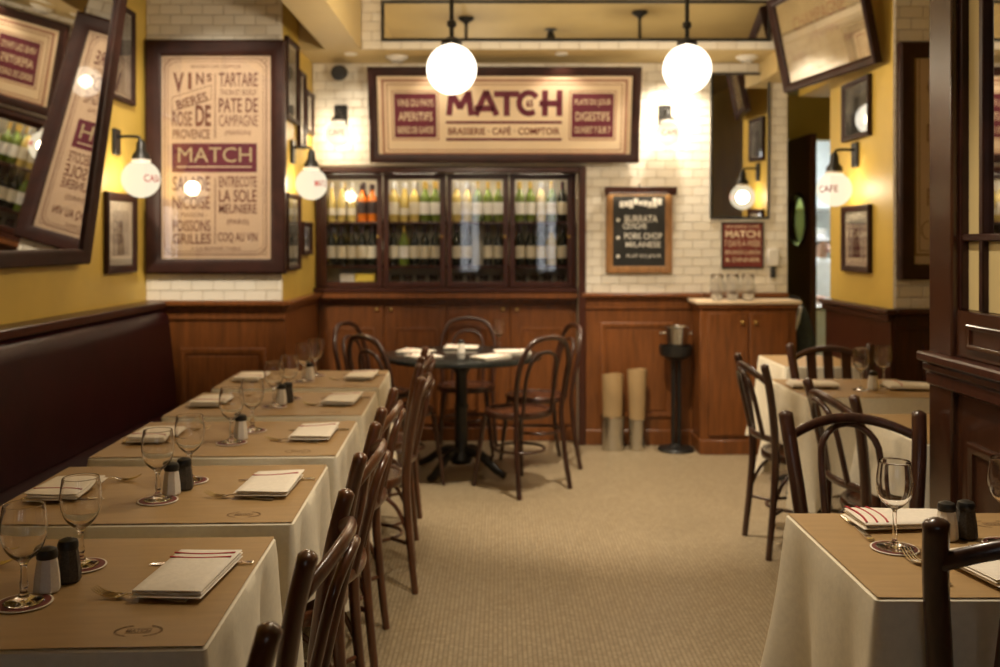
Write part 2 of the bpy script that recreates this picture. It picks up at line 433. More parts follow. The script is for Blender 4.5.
# wainscot, rails and baseboards
def wainscot(name, x0, x1, y, parent_label, panels, h=RAIL, m='wainscot_wood', rail=0.05, rot=None):
    """panelled dado facing -y, from x0 to x1; panels are (xa, xb, za, zb)"""
    o = struct(name, MB().box(x0, x1, y-0.02, y, 0, h-0.03), m, None, parent_label)
    struct('rail', MB().cbox(x0-0.0, x1+0.0, y-rail-0.012, y, h-0.030, h, 0.006).cbox(x0, x1, y-rail*0.75, y-0.02, h-0.055, h-0.031, 0.006).cbox(x0, x1, y-0.035, y-0.02, h-0.115, h-0.095, 0.004), m, o)
    struct('baseboard', MB().cbox(x0, x1, y-0.035, y-0.02, 0.0, 0.11, 0.006), m, o)
    for (xa, xb, za, zb) in panels:
        f = frame_mb(xb-xa, zb-za, 0.035, 0.014)
        p = f.build('panel_moulding', m, o, loc=((xa+xb)/2, y-0.0205, za))
        struct('panel', MB().cbox(xa+0.05, xb-0.05, y-0.026, y-0.0202, za+0.05, zb-0.05, 0.005), m, o)
    return o
wainscot('trim_1', XL, PX+0.02, YP, 'panelled brown wood dado under the big menu poster', [(XL+0.22, PX-0.10, 0.17, 0.80)], rail=0.06)
# dado along the pillar's side
ds = struct('trim_2', MB().box(PX, PX+0.02, YP, YB+0.12, 0, RAIL-0.03), 'wainscot_wood', None, 'brown wood dado along the pillar side')
struct('rail', MB().cbox(PX, PX+0.065, YP-0.06, YB+0.12, RAIL-0.03, RAIL, 0.006).cbox(PX+0.02, PX+0.045, YP-0.04, YB+0.12, RAIL-0.055, RAIL-0.031, 0.005), 'wainscot_wood', ds)
wainscot('trim_3', CX1+0.02, 1.455, YB, 'panelled brown wood dado under the chalkboard', [(0.72, 1.24, 0.20, 0.88)], rail=0.045)
wainscot('trim_4', 1.46, 2.07, YB+0.0, 'brown wood dado behind the sideboard', [], rail=0.03, h=RAIL+0.0)
wainscot('trim_5', XR-0.0, 3.1, 5.3135, 'dark wood dado on the pillar behind the partition', [(2.3, 2.9, 0.2, 0.9)], m='dark_wood')
ds = struct('trim_6', MB().box(XR-0.02, XR, 5.30, 6.36, 0, RAIL-0.03), 'dark_wood', None, 'dark wood dado on the yellow pillar side')
struct('rail', MB().cbox(XR-0.065, XR, 5.25, 6.38, RAIL-0.03, RAIL, 0.006).cbox(XR-0.045, XR-0.02, 5.28, 6.37, RAIL-0.07, RAIL-0.031, 0.006), 'dark_wood', ds)
# upright post closing the bottle cabinet
struct('trim_7', MB().cbox(CX1-0.001, CX1+0.05, YB-0.045, YB-0.009, 0, 2.0, 0.006), 'dark_wood', None, 'dark upright post beside the bottle cabinet')
# ledge of light wood on top of the left wall dado
struct('trim_8', MB().cbox(XL, XL+0.145, -3.4, YP-0.07, 1.045, 1.09, 0.006), 'dark_wood', None, 'dark ledge above the banquette back')

# ------------------------------------------------------------------ banquette
bq = thing('banquette', 'long dark maroon leather banquette along the yellow wall', 'banquette', (-1.95, 2.5, 0))
prof = [(-0.24, 0.46), (-0.24, 1.04), (-0.20, 1.043), (-0.12, 1.035), (-0.085, 1.005), (-0.075, 0.95), (-0.055, 0.75), (-0.035, 0.56), (-0.035, 0.46)]
mb = MB(); rings = []
for i in range(15):
    y = -3.5+i*(YP-2.5-0.09+3.5)/14.0
    rings.append([(x, y, z) for x, z in prof])
mb.loft(rings); mb.build('backrest', 'leather', bq, ang=60)
mb = MB()
sp = [(-0.24, 0.33), (-0.24, 0.455), (0.36, 0.455), (0.41, 0.44), (0.425, 0.40), (0.42, 0.33)]
mb.loft([[(x, -3.5, z) for x, z in sp], [(x, YP-2.5-0.09, z) for x, z in sp]]); mb.build('seat_cushion', 'leather', bq)
MB().box(-0.24, 0.36, -3.5, YP-2.5-0.09, 0.0, 0.329).build('plinth', 'dark_wood', bq, False)

# ------------------------------------------------------------------ tables with cloth and kraft paper
def make_table(loc, w, d, label, group=None):
    t = thing('dining_table', label, 'table', loc, group=group)
    MB().cbox(-w/2+0.008, w/2-0.008, -d/2+0.008, d/2-0.008, 0.715, 0.742, 0.006).build('tabletop', 'dark_wood', t)
    MB().lathe([(0, 0.03), (0.045, 0.03), (0.03, 0.08), (0.026, 0.30), (0.026, 0.68), (0.05, 0.7145), (0, 0.7145)], 14).build('column', 'black_metal', t)
    mb = MB()
    for a in (pi/4, 3*pi/4, 5*pi/4, 7*pi/4):
        mb.tube([(0.02*cos(a), 0.02*sin(a), 0.07), (0.12*cos(a), 0.12*sin(a), 0.05), (0.24*cos(a), 0.24*sin(a), 0.015)], [0.022, 0.018, 0.014], 8)
    mb.build('base', 'black_metal', t)
    return t

def make_cloth(loc, w, d, label, seats=(), drop=0.43, seed=1, group=None, flare=0.05):
    """seats: (side, centre, halfwidth); side in '+x','-x','+y','-y', centre along that side (local)"""
    rnd = random.Random(seed)
    NP = 30; r = 0.012
    # perimeter points with outward normals, corner factor, side and coordinate
    per = []
    corners = [(w/2, -d/2), (w/2, d/2), (-w/2, d/2), (-w/2, -d/2)]
    sides = ['+x', '+y', '-x', '-y']; nrm = [(1, 0), (0, 1), (-1, 0), (0, -1)]
    for k in range(4):
        a = corners[k]; b = corners[(k+1) % 4]; L = math.hypot(b[0]-a[0], b[1]-a[1])
        n0 = nrm[k]; npv = nrm[k-1]
        # corner arc
        cx = a[0]-r*(n0[0]+npv[0]); cy = a[1]-r*(n0[1]+npv[1])
        for j in range(7):
            q = j/6*pi/2; nx = npv[0]*cos(q)+n0[0]*sin(q); ny = npv[1]*cos(q)+n0[1]*sin(q)
            per.append((cx+r*nx, cy+r*ny, nx, ny, 0.0, sides[k] if j > 3 else sides[k-1], None))
        for j in range(1, NP):
            f = j/NP; s = r+f*(L-2*r)
            px = a[0]+(b[0]-a[0])/L*s; py = a[1]+(b[1]-a[1])/L*s
            dc = min(s, L-s)
            per.append((px, py, n0[0], n0[1], dc, sides[k], py if k % 2 == 0 else px))
    ph = [rnd.uniform(0, 6.28) for _ in range(8)]
    T = [0, 0.03, 0.08, 0.16, 0.28, 0.42, 0.56, 0.7, 0.84, 0.94, 1.0]
    rings = [[] for _ in T]
    for i, (x, y, nx, ny, dc, sd, c) in enumerate(per):
        cf = math.exp(-(dc/0.055)**2)
        dip = math.exp(-((dc-0.13)/0.05)**2)
        dr = drop+0.06*math.exp(-(dc/0.10)**2)
        if c is not None:
            for (s2, cc, hw) in seats:
                if s2 == sd:
                    u = abs(c-cc); e = 1.0 if u < hw else max(0.0, 1-(u-hw)/0.05)
                    e = e*e*(3-2*e); dr = dr*(1-e)+(0.752-0.485)*e
        wv = 0.010*sin(x*17+y*13+ph[0])+0.007*sin(x*31-y*29+ph[1])
        for q, t in enumerate(T):
            o = 0.004*min(1, t*12)+0.010*t+t*(flare*cf*(0.4+0.6*t)-0.030*dip+wv*1.2)
            z = 0.7525-dr*t-(0.0 if t else 0)
            if t == 0: o = -0.006; z = 0.7535
            elif t == 0.03: o = 0.001; z = 0.7500
            rings[q].append((x+nx*o, y+ny*o, z))
    mb = MB()
    n = len(per); vs_ = [p for rg in rings for p in rg]; fs_ = []
    for q in range(len(T)-1):
        for j in range(n):
            k = (j+1) % n; fs_.append((q*n+j, q*n+k, (q+1)*n+k, (q+1)*n+j))
    fs_.append(tuple(range(n)))
    mb.add(vs_, fs_)
    o = mb.build('tablecloth', 'cloth', None, ang=50, loc=loc)
    tag(o, label, 'tablecloth', group)
    return o

def make_kraft(loc, w, d, label, emblem=(0.0, 0.0), group=None, lift=0.0):
    """brown paper sheet with its printed oval emblem"""
    nx, ny = 10, 8; vs_ = []; fs_ = []
    rnd = random.Random(int(loc[1]*100))
    for j in range(ny+1):
        for i in range(nx+1):
            x = -w/2+w*i/nx; y = -d/2+d*j/ny
            z = 0.0003+(0.0016*(1 if i in (0, nx) or j in (0, ny) else 0))*rnd.random()
            vs_.append((x, y, z))
    for j in range(ny):
        for i in range(nx):
            a = j*(nx+1)+i; fs_.append((a, a+1, a+nx+2, a+nx+1))
    n = len(vs_)
    vs_ += [(x, y, z+0.0006) for x, y, z in vs_]
    fs_ += [tuple(n+i for i in reversed(f)) for f in fs_]
    o = MB().add(vs_, fs_).build('kraft_paper', 'kraft', None, loc=loc)
    tag(o, label, 'paper', group)
    return o

def print_emblem(paper, x, y, rot, s=1.0):
    """laurel oval with lettering and bars printed on the brown paper"""
    mb = MB(); z = 0.0016
    for sgn in (-1, 1):
        for k in range(9):
            a = radians(-60+k*15); cx = sgn*0.048*cos(a); cy = 0.030*sin(a)
            M = Matrix.Translation((cx, cy, z)) @ Matrix.Rotation(a*sgn+(pi/2 if True else 0), 4, 'Z')
            mb.prism([(-0.006, -0.0018), (0.0, -0.003), (0.006, -0.0008), (0.006, 0.0008), (0.0, 0.003), (-0.006, 0.0018)], 0, 0.0002, M)
    mb.box(-0.026, 0.026, -0.0125, -0.0113, z, z+0.0002); mb.box(-0.026, 0.026, 0.0113, 0.0125, z, z+0.0002)
    e = mb.build('emblem', 'kraft_ink', paper, False); e.location = (x, y, 0); e.rotation_euler = (0, 0, rot); e.scale = (s, s, 1)
    tx = link('lettering', text_mesh('MATCH', 0.052, 0.016, 0.03), 'kraft_ink', e, (0, 0, z+0.0002))
    tx.rotation_euler = (-pi/2, 0, 0)
    return e

# --- tableware prototypes -------------------------------------------------
def fine(prof, k=4):
    """smooth, denser lathe profile through the given points"""
    P = [Vector((r, z)) for r, z in prof]; out = []
    for i in range(len(P)-1):
        p0, p1, p2, p3 = P[max(i-1, 0)], P[i], P[i+1], P[min(i+2, len(P)-1)]
        for q in range(k):
            t = q/k; v = 0.5*((2*p1)+(p2-p0)*t+(2*p0-5*p1+4*p2-p3)*t*t+(3*p1-p0-3*p2+p3)*t*t*t)
            if (p2-p1).length < 0.004 or p1.x == 0 or p2.x == 0: v = p1.lerp(p2, t)
            out.append((max(v.x, 0.0), v.y))
    out.append(tuple(P[-1])); return out
def goblet(label, loc, s=1.0, group=None):
    prof = [(0, 0.0), (0.036, 0.0), (0.037, 0.0015), (0.034, 0.004), (0.018, 0.009), (0.0085, 0.016), (0.0065, 0.024), (0.0085, 0.032), (0.0068, 0.040), (0.0058, 0.060), (0.0068, 0.072),
            (0.012, 0.080), (0.024, 0.090), (0.034, 0.104), (0.0405, 0.124), (0.0425, 0.142), (0.0415, 0.160), (0.0385, 0.182), (0.0375, 0.1875), (0.0370, 0.1882),
            (0.0363, 0.1875), (0.0372, 0.182), (0.0402, 0.160), (0.0412, 0.142), (0.0390, 0.124), (0.0322, 0.105), (0.021, 0.092), (0.009, 0.0845), (0, 0.083)]
    t = thing('water_goblet', label, 'glass', loc, group=group)
    MB().lathe([(r_*s, z_*s) for r_, z_ in fine(prof)], 40).build('goblet_glass', 'crystal', t, ang=80)
    return t
def wineglass_mesh():
    prof = [(0, 0.0), (0.040, 0.0), (0.041, 0.0015), (0.030, 0.005), (0.010, 0.011), (0.005, 0.022), (0.0045, 0.075), (0.0065, 0.086),
            (0.018, 0.094), (0.031, 0.108), (0.0385, 0.128), (0.040, 0.148), (0.0375, 0.172), (0.034, 0.195), (0.0335, 0.1965),
            (0.0328, 0.1960), (0.0363, 0.172), (0.0388, 0.148), (0.0372, 0.128), (0.0295, 0.109), (0.016, 0.096), (0, 0.0905)]
    me = MB().lathe(fine(prof), 40).mesh('wineglass', True, 80); me.materials.append(MATS['crystal']); return me

def make_coaster(loc, label):
    t = thing('coaster', label, 'coaster', loc)
    MB().lathe([(0, 0), (0.0525, 0), (0.053, 0.0006), (0.0525, 0.0014), (0.0475, 0.0014), (0, 0.0013)], 32).build('disc', 'coaster_white', t)
    MB().lathe([(0, 0.0014), (0.0490, 0.0014), (0.0490, 0.0019), (0.020, 0.0019), (0, 0.0019)], 32).build('print', 'coaster_red', t)
    return reg(t)
def make_shaker(loc, label, fill):
    t = thing('salt_shaker' if fill == 'salt' else 'pepper_shaker', label, 'shaker', loc)
    body = []
    for z, r in ((0, 0.0235), (0.004, 0.0260), (0.03, 0.0245), (0.058, 0.0205), (0.066, 0.019)):
        body.append([(r*cos(k*pi/4+pi/8), r*sin(k*pi/4+pi/8), z) for k in range(8)])
    MB().loft(body).build('body', fill, t, ang=25)
    MB().lathe([(0.0195, 0.0662), (0.0205, 0.068), (0.0205, 0.078), (0.018, 0.084), (0.010, 0.0875), (0, 0.089)], 16).build('cap', 'black_metal', t)
    mb = MB()
    for k in range(6): mb.lathe([(0, 0.001), (0.0014, 0.001), (0, 0.0016)], 6, Matrix.Translation((0.006*cos(k*pi/3), 0.006*sin(k*pi/3), 0.0878)))
    mb.build('holes', 'dark_plastic', t)
    return reg(t)
def fork_mesh():
    """20 cm fork along +x: tines at +x end, lying on z=0"""
    mb = MB()
    path = [(-0.100, 0.0075, 0.0022), (-0.085, 0.0090, 0.0024), (-0.05, 0.0062, 0.0035), (-0.01, 0.0036, 0.0075), (0.015, 0.0036, 0.0100), (0.026, 0.0065, 0.0088), (0.036, 0.0115, 0.0058), (0.046, 0.0130, 0.0040)]
    rings = []
    for x, hw, z in path: rings.append([(x, -hw, z-0.0004), (x, -hw*0.5, z-0.0014), (x, hw*0.5, z-0.0014), (x, hw, z-0.0004), (x, hw*0.8, z+0.0009), (x, -hw*0.8, z+0.0009)])
    mb.loft(rings)
    for k in range(4):
        y = -0.0108+k*0.0072
        mb.tube([(0.044, y, 0.0042), (0.058, y, 0.0030), (0.075, y*0.98, 0.0062), (0.090, y*0.95, 0.0125), (0.098, y*0.94, 0.0175)], [0.0021, 0.0020, 0.0018, 0.0014, 0.0007], 6)
    me = mb.mesh('fork', True, 50); me.materials.append(MATS['cutlery']); return me
def knife_mesh():
    mb = MB(); rings = []
    for x, a, b, th in [(-0.112, -0.005, 0.005, 0.003), (-0.108, -0.0085, 0.0085, 0.0038), (-0.06, -0.0085, 0.0085, 0.0042), (-0.01, -0.006, 0.006, 0.0040), (0.0, -0.0055, 0.0055, 0.0030), (0.004, -0.009, 0.007, 0.0016), (0.05, -0.011, 0.0075, 0.0014), (0.085, -0.010, 0.0075, 0.0013), (0.105, -0.003, 0.007, 0.0012), (0.111, 0.004, 0.006, 0.0010)]:
        rings.append([(x, a, 0.0002), (x, b, 0.0002), (x, b, 0.0002+th), (x, a, 0.0002+th*0.9)])
    mb.loft(rings); me = mb.mesh('knife', True, 35); me.materials.append(MATS['cutlery']); return me
def make_napkin(loc, label, w=0.135, d=0.245, stripes=2, seed=0):
    """folded napkin, long side on y; layered edges, stripes across the far end"""
    rnd = random.Random(seed)
    t = thing('napkin', label, 'napkin', loc)
    mb = MB(); NX, NY = 8, 12
    def ztop(x, y, k): return 0.0175+0.0025*sin(x*22+seed)*sin(y*13+1+seed)+0.003*(y/d+0.5)+0.008*max(0, y/d)*(x/w+0.5)
    L = 3
    for k in range(L):
        ww = w*(1-0.012*k)+rnd.uniform(-0.002, 0.002); dd = d*(1-0.010*k)+rnd.uniform(-0.003, 0.003)
        ox, oy = rnd.uniform(-0.004, 0.004), rnd.uniform(-0.004, 0.004)
        def lay(x, y, f):
            e = max(abs(x)/(ww/2), abs(y)/(dd/2)); zt = ztop(x, y, k)*(0.9+0.1*(1-e**4))
            return (x+ox+0.06*y*(0.15*k/L), y+oy, 0.0004+zt*((k+f)/L))
        rings = []
        for j in range(NY+1):
            y = -dd/2*cos(pi*j/NY)*(1-0.35)-dd/2*0.35*(1-2*j/NY); top = []; bot = []
            for i in range(NX+1):
                x = -ww/2+ww*i/NX
                fe = (0.30, 0.12, 0.0)[min(j, NY-j, 2)]
                top.append(lay(x, y, 0.93-fe)); bot.append(lay(x, y, 0.04+fe))
            ex = lay(ww/2+0.0025, y, 0.48); ex2 = lay(-ww/2-0.0025, y, 0.48)
            rings.append(bot+[ex]+top[::-1]+[ex2])
        mb.loft(rings)
    mb.build('folded_cloth', 'napkin', t, ang=55)
    for q in range(stripes):
        yy = d*0.26+q*0.026; mb = MB(); rings = []
        for i in range(NX+1):
            x = -w*0.48+w*0.96*i/NX
            bend = 0.010*sin(i/NX*pi)*(-1)
            row = []
            for y2 in (yy-0.0025+bend, yy+0.0025+bend):
                row.append((x, y2, 0.0004+ztop(x, y2, 3)*0.985+0.0006))
            rings.append([(row[0][0], row[0][1], row[0][2]-0.002), (row[1][0], row[1][1], row[1][2]-0.002), row[1], row[0]])
        mb.loft(rings); mb.build('stripe', 'red_thread', t)
    return reg(t)

FORK, KNIFE, WGL = fork_mesh(), knife_mesh(), wineglass_mesh()
TOP = 0.7545      # tabletop cloth surface
PAP = 0.7565      # paper surface
_gob = {}
def put_goblet(label, x, y, z, group=None):
    if 'g' not in _gob:
        _gob['g'] = reg(goblet(label, (x, y, z), 1.0, group)); return _gob['g']
    return dup(_gob['g'], label, (x, y, z), random.uniform(0, 1), group)
_protos = {}
def put(kind, maker, label, x, y, z, rz=0.0):
    if kind not in _protos:
        o = maker((x, y, z), label); o.rotation_euler = (0, 0, rz); _protos[kind] = o; return o
    return dup(_protos[kind], label, (x, y, z), rz)
def put_fork(label, x, y, z, rz): o = link('fork', FORK, None, None, (x, y, z)); o.rotation_euler = (0, 0, rz); return tag(o, label, 'fork')
def put_knife(label, x, y, z, rz): o = link('knife', KNIFE, None, None, (x, y, z)); o.rotation_euler = (0, 0, rz); return tag(o, label, 'knife')
def put_goblet_set(x, y, where, side):
    put('coaster', make_coaster, 'red and white round coaster on %s, %s side' % (where, side), x, y, PAP+0.0012)
    put_goblet('clear stemmed water goblet on %s, %s side' % (where, side), x, y, PAP+0.0033)

# --- the five banquette tables --------------------------------------------
TY = [1.970, 2.715, 3.470, 4.212, 4.965]
TX = [-0.918, -0.926, -0.945, -0.966, -0.990]
TWX, TDY = 0.800, 0.632
CHAIR_Y = [1.95, 2.755, 3.465, 4.19, 4.93]
CHAIR_X = [-0.585, -0.615, -0.640, -0.585, -0.630]
CHAIR_R = [90, 92, 91, 96, 92]
for i in range(5):
    n = ORD[4-i]; wh = '%s banquette table from the poster pillar' % n
    x, y = TX[i], TY[i]
    tb_ = make_table((x, y, 0), TWX, TDY, 'small pedestal table under white cloth, %s' % wh, 'banquette tables')
    cl_ = make_cloth((x, y, 0), TWX, TDY, 'white cloth draped over %s' % wh, [('+x', CHAIR_Y[i]-y, 0.215), ], 0.43, seed=i+3, flare=0.035)
    kd = 0.605 if i < 4 else 0.50
    kp = make_kraft((x, y, TOP), 0.794, 0.624, 'brown kraft paper sheet covering %s' % wh)
    for o_ in (tb_, cl_, kp): o_.rotation_euler = (0, 0, radians(2.2))
    print_emblem(kp, 0.262, -0.240, 0.0, 0.85)
    # centre line: goblet, salt, pepper, goblet
    jx = random.uniform(-0.01, 0.01)
    cx = x+0.012+jx
    put_goblet_set(cx-0.005, y-0.10, wh, 'street'); put_goblet_set(cx+0.012, y+0.115, wh, 'pillar')
    put('salt', lambda l, t: make_shaker(l, t, 'salt'), 'white salt shaker with dark cap on %s' % wh, cx+0.010, y-0.036, PAP+0.0012, 0.3)
    if i in (0, 1, 3):
        put('pepper', lambda l, t: make_shaker(l, t, 'pepper'), 'dark pepper shaker beside the salt on %s' % wh, cx+0.026, y+0.022, PAP+0.0012, 0.1)
    # place on the chair side
    nx_, ny_ = x+0.278, y+0.030
    a = [0.06, 0.0, -0.02, 0.03, 0.02][i]
    put('napkin2' if i == 0 else 'napkin1', (lambda l, t: make_napkin(l, t, 0.138, 0.25, 2, 1)) if i == 0 else (lambda l, t: make_napkin(l, t, 0.138, 0.235, 1, 3)), 'folded white napkin with red stripe, chair side of %s' % wh, nx_, ny_, PAP+0.0072, -a)
    put_fork('steel fork, chair side of %s' % wh, nx_-0.062, ny_-0.105, PAP+0.0002, pi-0.16-0.02*i)
    put_knife('steel table knife, chair side of %s' % wh, nx_-0.005, ny_+0.100, PAP+0.0006, pi+0.02)
    # place on the banquette side
    bx_, by_ = x-0.275, y-0.02
    put('napkin3', lambda l, t: make_napkin(l, t, 0.135, 0.22, 1, 5), 'folded white napkin, banquette side of %s' % wh, bx_, by_, PAP+0.0072, pi+0.04)
    put_fork('steel fork, banquette side of %s' % wh, bx_+0.055, by_+0.135, PAP+0.0002, 0.08)
    put_knife('steel table knife, banquette side of %s' % wh, bx_+0.02, by_-0.07, PAP+0.0006, 0.02)

# ------------------------------------------------------------------ chairs
def bez(pts, n=12):
    """catmull-rom through pts"""
    P = [Vector(p) for p in pts]; out = []
    for i in range(len(P)-1):
        p0 = P[max(i-1, 0)]; p1 = P[i]; p2 = P[i+1]; p3 = P[min(i+2, len(P)-1)]
        for k in range(n):
            t = k/n
            out.append(0.5*((2*p1)+(p2-p0)*t+(2*p0-5*p1+4*p2-p3)*t*t+(3*p1-p0-3*p2+p3)*t*t*t))
    out.append(P[-1]); return out

def seat_parts(t, m, ms, r=0.195, z=0.462):
    def ring(rr, zz): return [(rr*cos(a)*1.02, rr*sin(a)*(1.0 if sin(a) > 0 else 0.94), zz) for a in [2*pi*k/32 for k in range(32)]]
    mb = MB(); mb.loft([ring(r-0.030, z-0.036), ring(r-0.004, z-0.036), ring(r, z-0.026), ring(r, z-0.008), ring(r-0.006, z), ring(r-0.022, z), ring(r-0.030, z-0.006)], cap=False, closed=True)
    mb.build('seat_ring', m, t, ang=50)
    MB().loft([ring(r-0.031, z-0.020), ring(r-0.031, z-0.008), ring(r-0.09, z-0.012), ring(r-0.15, z-0.013)]).build('seat', ms, t, ang=60)

def side_chair(label, loc, rz, kind='hoop', m='chair_wood', ms='seat_wood'):
    """cafe chair: straight stiles with rounded tops, bowed crest and lower rail, inner hoop or slats"""
    t = thing('cafe_chair', label, 'chair', loc, rz)
    seat_parts(t, m, ms)
    for sx in (-1, 1):
        p = bez([(sx*0.190, -0.215, 0.0), (sx*0.182, -0.190, 0.25), (sx*0.176, -0.178, 0.46), (sx*0.190, -0.190, 0.62), (sx*0.208, -0.215, 0.78), (sx*0.219, -0.243, 0.892)], 5)
        n = len(p); rr = [0.0140+0.005*min(1, i/n*2.2) for i in range(n)]
        rr += [0.0125, 0.004]; d = (p[-1]-p[-2]).normalized(); p += [p[-1]+d*0.006, p[-1]+d*0.010]
        MB().tube(p, rr, 10, flat=1.25, up=(0, 1, 0)).build('stile', m, t, ang=60)
    for sx in (-1, 1):
        p = bez([(sx*0.178, 0.172, 0.0), (sx*0.158, 0.160, 0.22), (sx*0.140, 0.142, 0.428)], 5); n = len(p)
        MB().tube(p, [0.0115+0.006*i/n for i in range(n)], 10).build('leg', m, t, ang=60)
    def stile_at(z):
        f = (z-0.62)/(0.892-0.62); return 0.190+0.029*f, -0.190-0.053*f
    def bowed(z, rise, bow, hw, hh, name):
        x0, y0 = stile_at(z); rings = []
        for i in range(19):
            u = -1+2*i/18; x = u*x0; y = y0-bow*(1-u*u); zz = z+rise*(1-u*u)
            rings.append([(x+hw*cos(q)*0.0, y+hw*cos(q), zz+hh*sin(q)) for q in [2*pi*k/10 for k in range(10)]])
        MB().loft(rings).build(name, m, t, ang=60)
    bowed(0.815, 0.055, 0.055, 0.0115, 0.0175, 'crest_rail')
    x0, y0 = 0.178, -0.180
    rings = []
    for i in range(15):
        u = -1+2*i/14; x = u*x0; y = y0-0.045*(1-u*u)
        rings.append([(x, y+0.010*cos(q), 0.545+0.016*sin(q)) for q in [2*pi*k/10 for k in range(10)]])
    MB().loft(rings).build('lower_rail', m, t, ang=60)
    if kind == 'hoop':
        pts = []
        def yb(x, z):
            f = (z-0.545)/(0.86-0.545); b = 0.045+0.010*f; X = 0.178+0.032*f
            return -0.180-0.060*f-b*(1-(x/X)**2)+0.0
        for z in (0.545, 0.60, 0.66, 0.72): pts.append((-0.098-0.004*(z-0.545), yb(-0.1, z), z))
        for k in range(1, 12):
            a = pi-pi*k/12; pts.append((0.098*cos(a), yb(0.098*cos(a), 0.745+0.105*sin(a)), 0.745+0.105*sin(a)))
        for z in (0.72, 0.66, 0.60, 0.545): pts.append((0.098+0.004*(z-0.545), yb(0.1, z), z))
        MB().tube(pts, 0.0115, 9, up=(0, 1, 0)).build('inner_hoop', m, t, ang=60)
    else:
        for cx in (-0.095, 0.0, 0.095):
            f = cx/0.2
            rings = []
            for k in range(7):
                z = 0.548+(0.812+0.05*(1-(cx/0.2)**2)-0.548)*k/6; f2 = (z-0.545)/0.315
                y = -0.180-0.052*f2-(0.045+0.010*f2)*(1-(cx/0.2)**2)
                hw = 0.026
                rings.append([(cx-hw, y-0.005, z), (cx+hw, y-0.005, z), (cx+hw, y+0.004, z), (cx-hw, y+0.004, z)])
            MB().loft(rings).build('slat', m, t)
    # bent braces under the seat: curved hoops from leg to leg
    for sx in (-1, 1):
        p = bez([(sx*0.184, -0.188, 0.24), (sx*0.166, -0.13, 0.36), (sx*0.150, -0.02, 0.418), (sx*0.150, 0.08, 0.36), (sx*0.158, 0.158, 0.24)], 5)
        MB().tube(p, 0.0085, 8).build('brace', m, t, ang=60)
    mb = MB()
    mb.tube([(0.128*cos(2*pi*k/28), 0.150*sin(2*pi*k/28)*1.0-0.01, 0.200) for k in range(28)], 0.008, 8, closed=True)
    for sx, sy in ((1, 1), (-1, 1)): mb.tube([(sx*0.085, sy*0.10, 0.2), (sx*0.160, 0.162, 0.2)], 0.008, 8)
    for sx in (1, -1): mb.tube([(sx*0.085, -0.115, 0.2), (sx*0.184, -0.196, 0.2)], 0.008, 8)
    mb.build('stretcher', m, t, ang=60)
    return reg(t)

def bentwood_chair(label, loc, rz, m='chair_wood_dark'):
    """classic bentwood: rear legs and back are one hoop, a second hoop inside it"""
    t = thing('bentwood_chair', label, 'chair', loc, rz)
    seat_parts(t, m, 'seat_wood', 0.20, 0.465)
    half = [(0.200, -0.235, 0.0), (0.188, -0.200, 0.22), (0.178, -0.182, 0.45), (0.190, -0.200, 0.62), (0.188, -0.232, 0.76), (0.140, -0.258, 0.865), (0.060, -0.270, 0.902)]
    full = half+[(-x, y, z) for x, y, z in reversed(half)]
    MB().tube(bez(full, 6), 0.0155, 10, up=(0, 1, 0)).build('back_hoop', m, t, ang=60)
    h2 = [(0.110, -0.165, 0.45), (0.112, -0.178, 0.56), (0.112, -0.205, 0.70), (0.085, -0.230, 0.785), (0.035, -0.238, 0.815)]
    MB().tube(bez(h2+[(-x, y, z) for x, y, z in reversed(h2)], 6), 0.0115, 9, up=(0, 1, 0)).build('inner_hoop', m, t, ang=60)
    for sx in (-1, 1):
        p = bez([(sx*0.190, 0.185, 0.0), (sx*0.166, 0.165, 0.22), (sx*0.142, 0.140, 0.43)], 5); n = len(p)
        MB().tube(p, [0.0115+0.006*i/n for i in range(n)], 10).build('leg', m, t, ang=60)
    MB().tube([(0.150*cos(2*pi*k/28), 0.150*sin(2*pi*k/28)-0.01, 0.230) for k in range(28)], 0.009, 8, closed=True).build('stretcher_ring', m, t, ang=60)
    return reg(t)

ch0 = None
for i in range(5):
    lb = 'brown wooden cafe chair at %s banquette table from the poster pillar' % ORD[4-i]
    lo = (CHAIR_X[i], CHAIR_Y[i], 0); rz = radians(CHAIR_R[i])
    if ch0 is None: ch0 = side_chair(lb, lo, rz)
    else: dup(ch0, lb, lo, rz)
dup(ch0, 'brown wooden cafe chair at street end of the banquette row, its table unseen', (-0.575, 1.185, 0), radians(90))

# ------------------------------------------------------------------ tables and chairs on the partition side
def side_table(x0, x1, y0, y1, nm, seats, seed):
    cx, cy = (x0+x1)/2, (y0+y1)/2; w, d = x1-x0, y1-y0
    make_table((cx, cy, 0), w, d, 'small pedestal table under white cloth, %s' % nm)
    make_cloth((cx, cy, 0), w, d, 'white cloth draped over table %s' % nm, seats, 0.43, seed, None, 0.08)
    return make_kraft((cx, cy, TOP), w-0.008, d-0.008, 'brown kraft paper on table %s' % nm)
kp = side_table(0.735, 1.305, 1.900, 2.500, 'beside the wooden partition', [('-y', 0.01, 0.23)], 21)
print_emblem(kp, 0.20, 0.20, pi, 1.0)
side_table(1.455, 2.0, 3.36, 3.95, 'just past the partition end', [('-x', 0.085, 0.23)], 22)
side_table(1.375, 2.02, 4.36, 4.96, 'in the middle of the niche', [('-x', -0.02, 0.23), ('+y', 0.10, 0.23)], 23)
side_table(1.60, 2.04, 5.46, 6.02, 'beside the yellow pillar', [], 24)
chd = side_chair('dark wooden hoop-back chair behind the table beside the partition', (1.155, 2.945, 0), pi, 'hoop', 'chair_wood_dark')
nc_ = dup(chd, 'dark wooden chair tucked under the street side of the table beside the partition', (1.045, 2.060, 0), radians(-1)); nc_.scale = (1.04, 1.04, 1.04)
dup(chd, 'dark wooden chair at the table just past the partition end', (1.505, 3.745, 0), radians(-86))
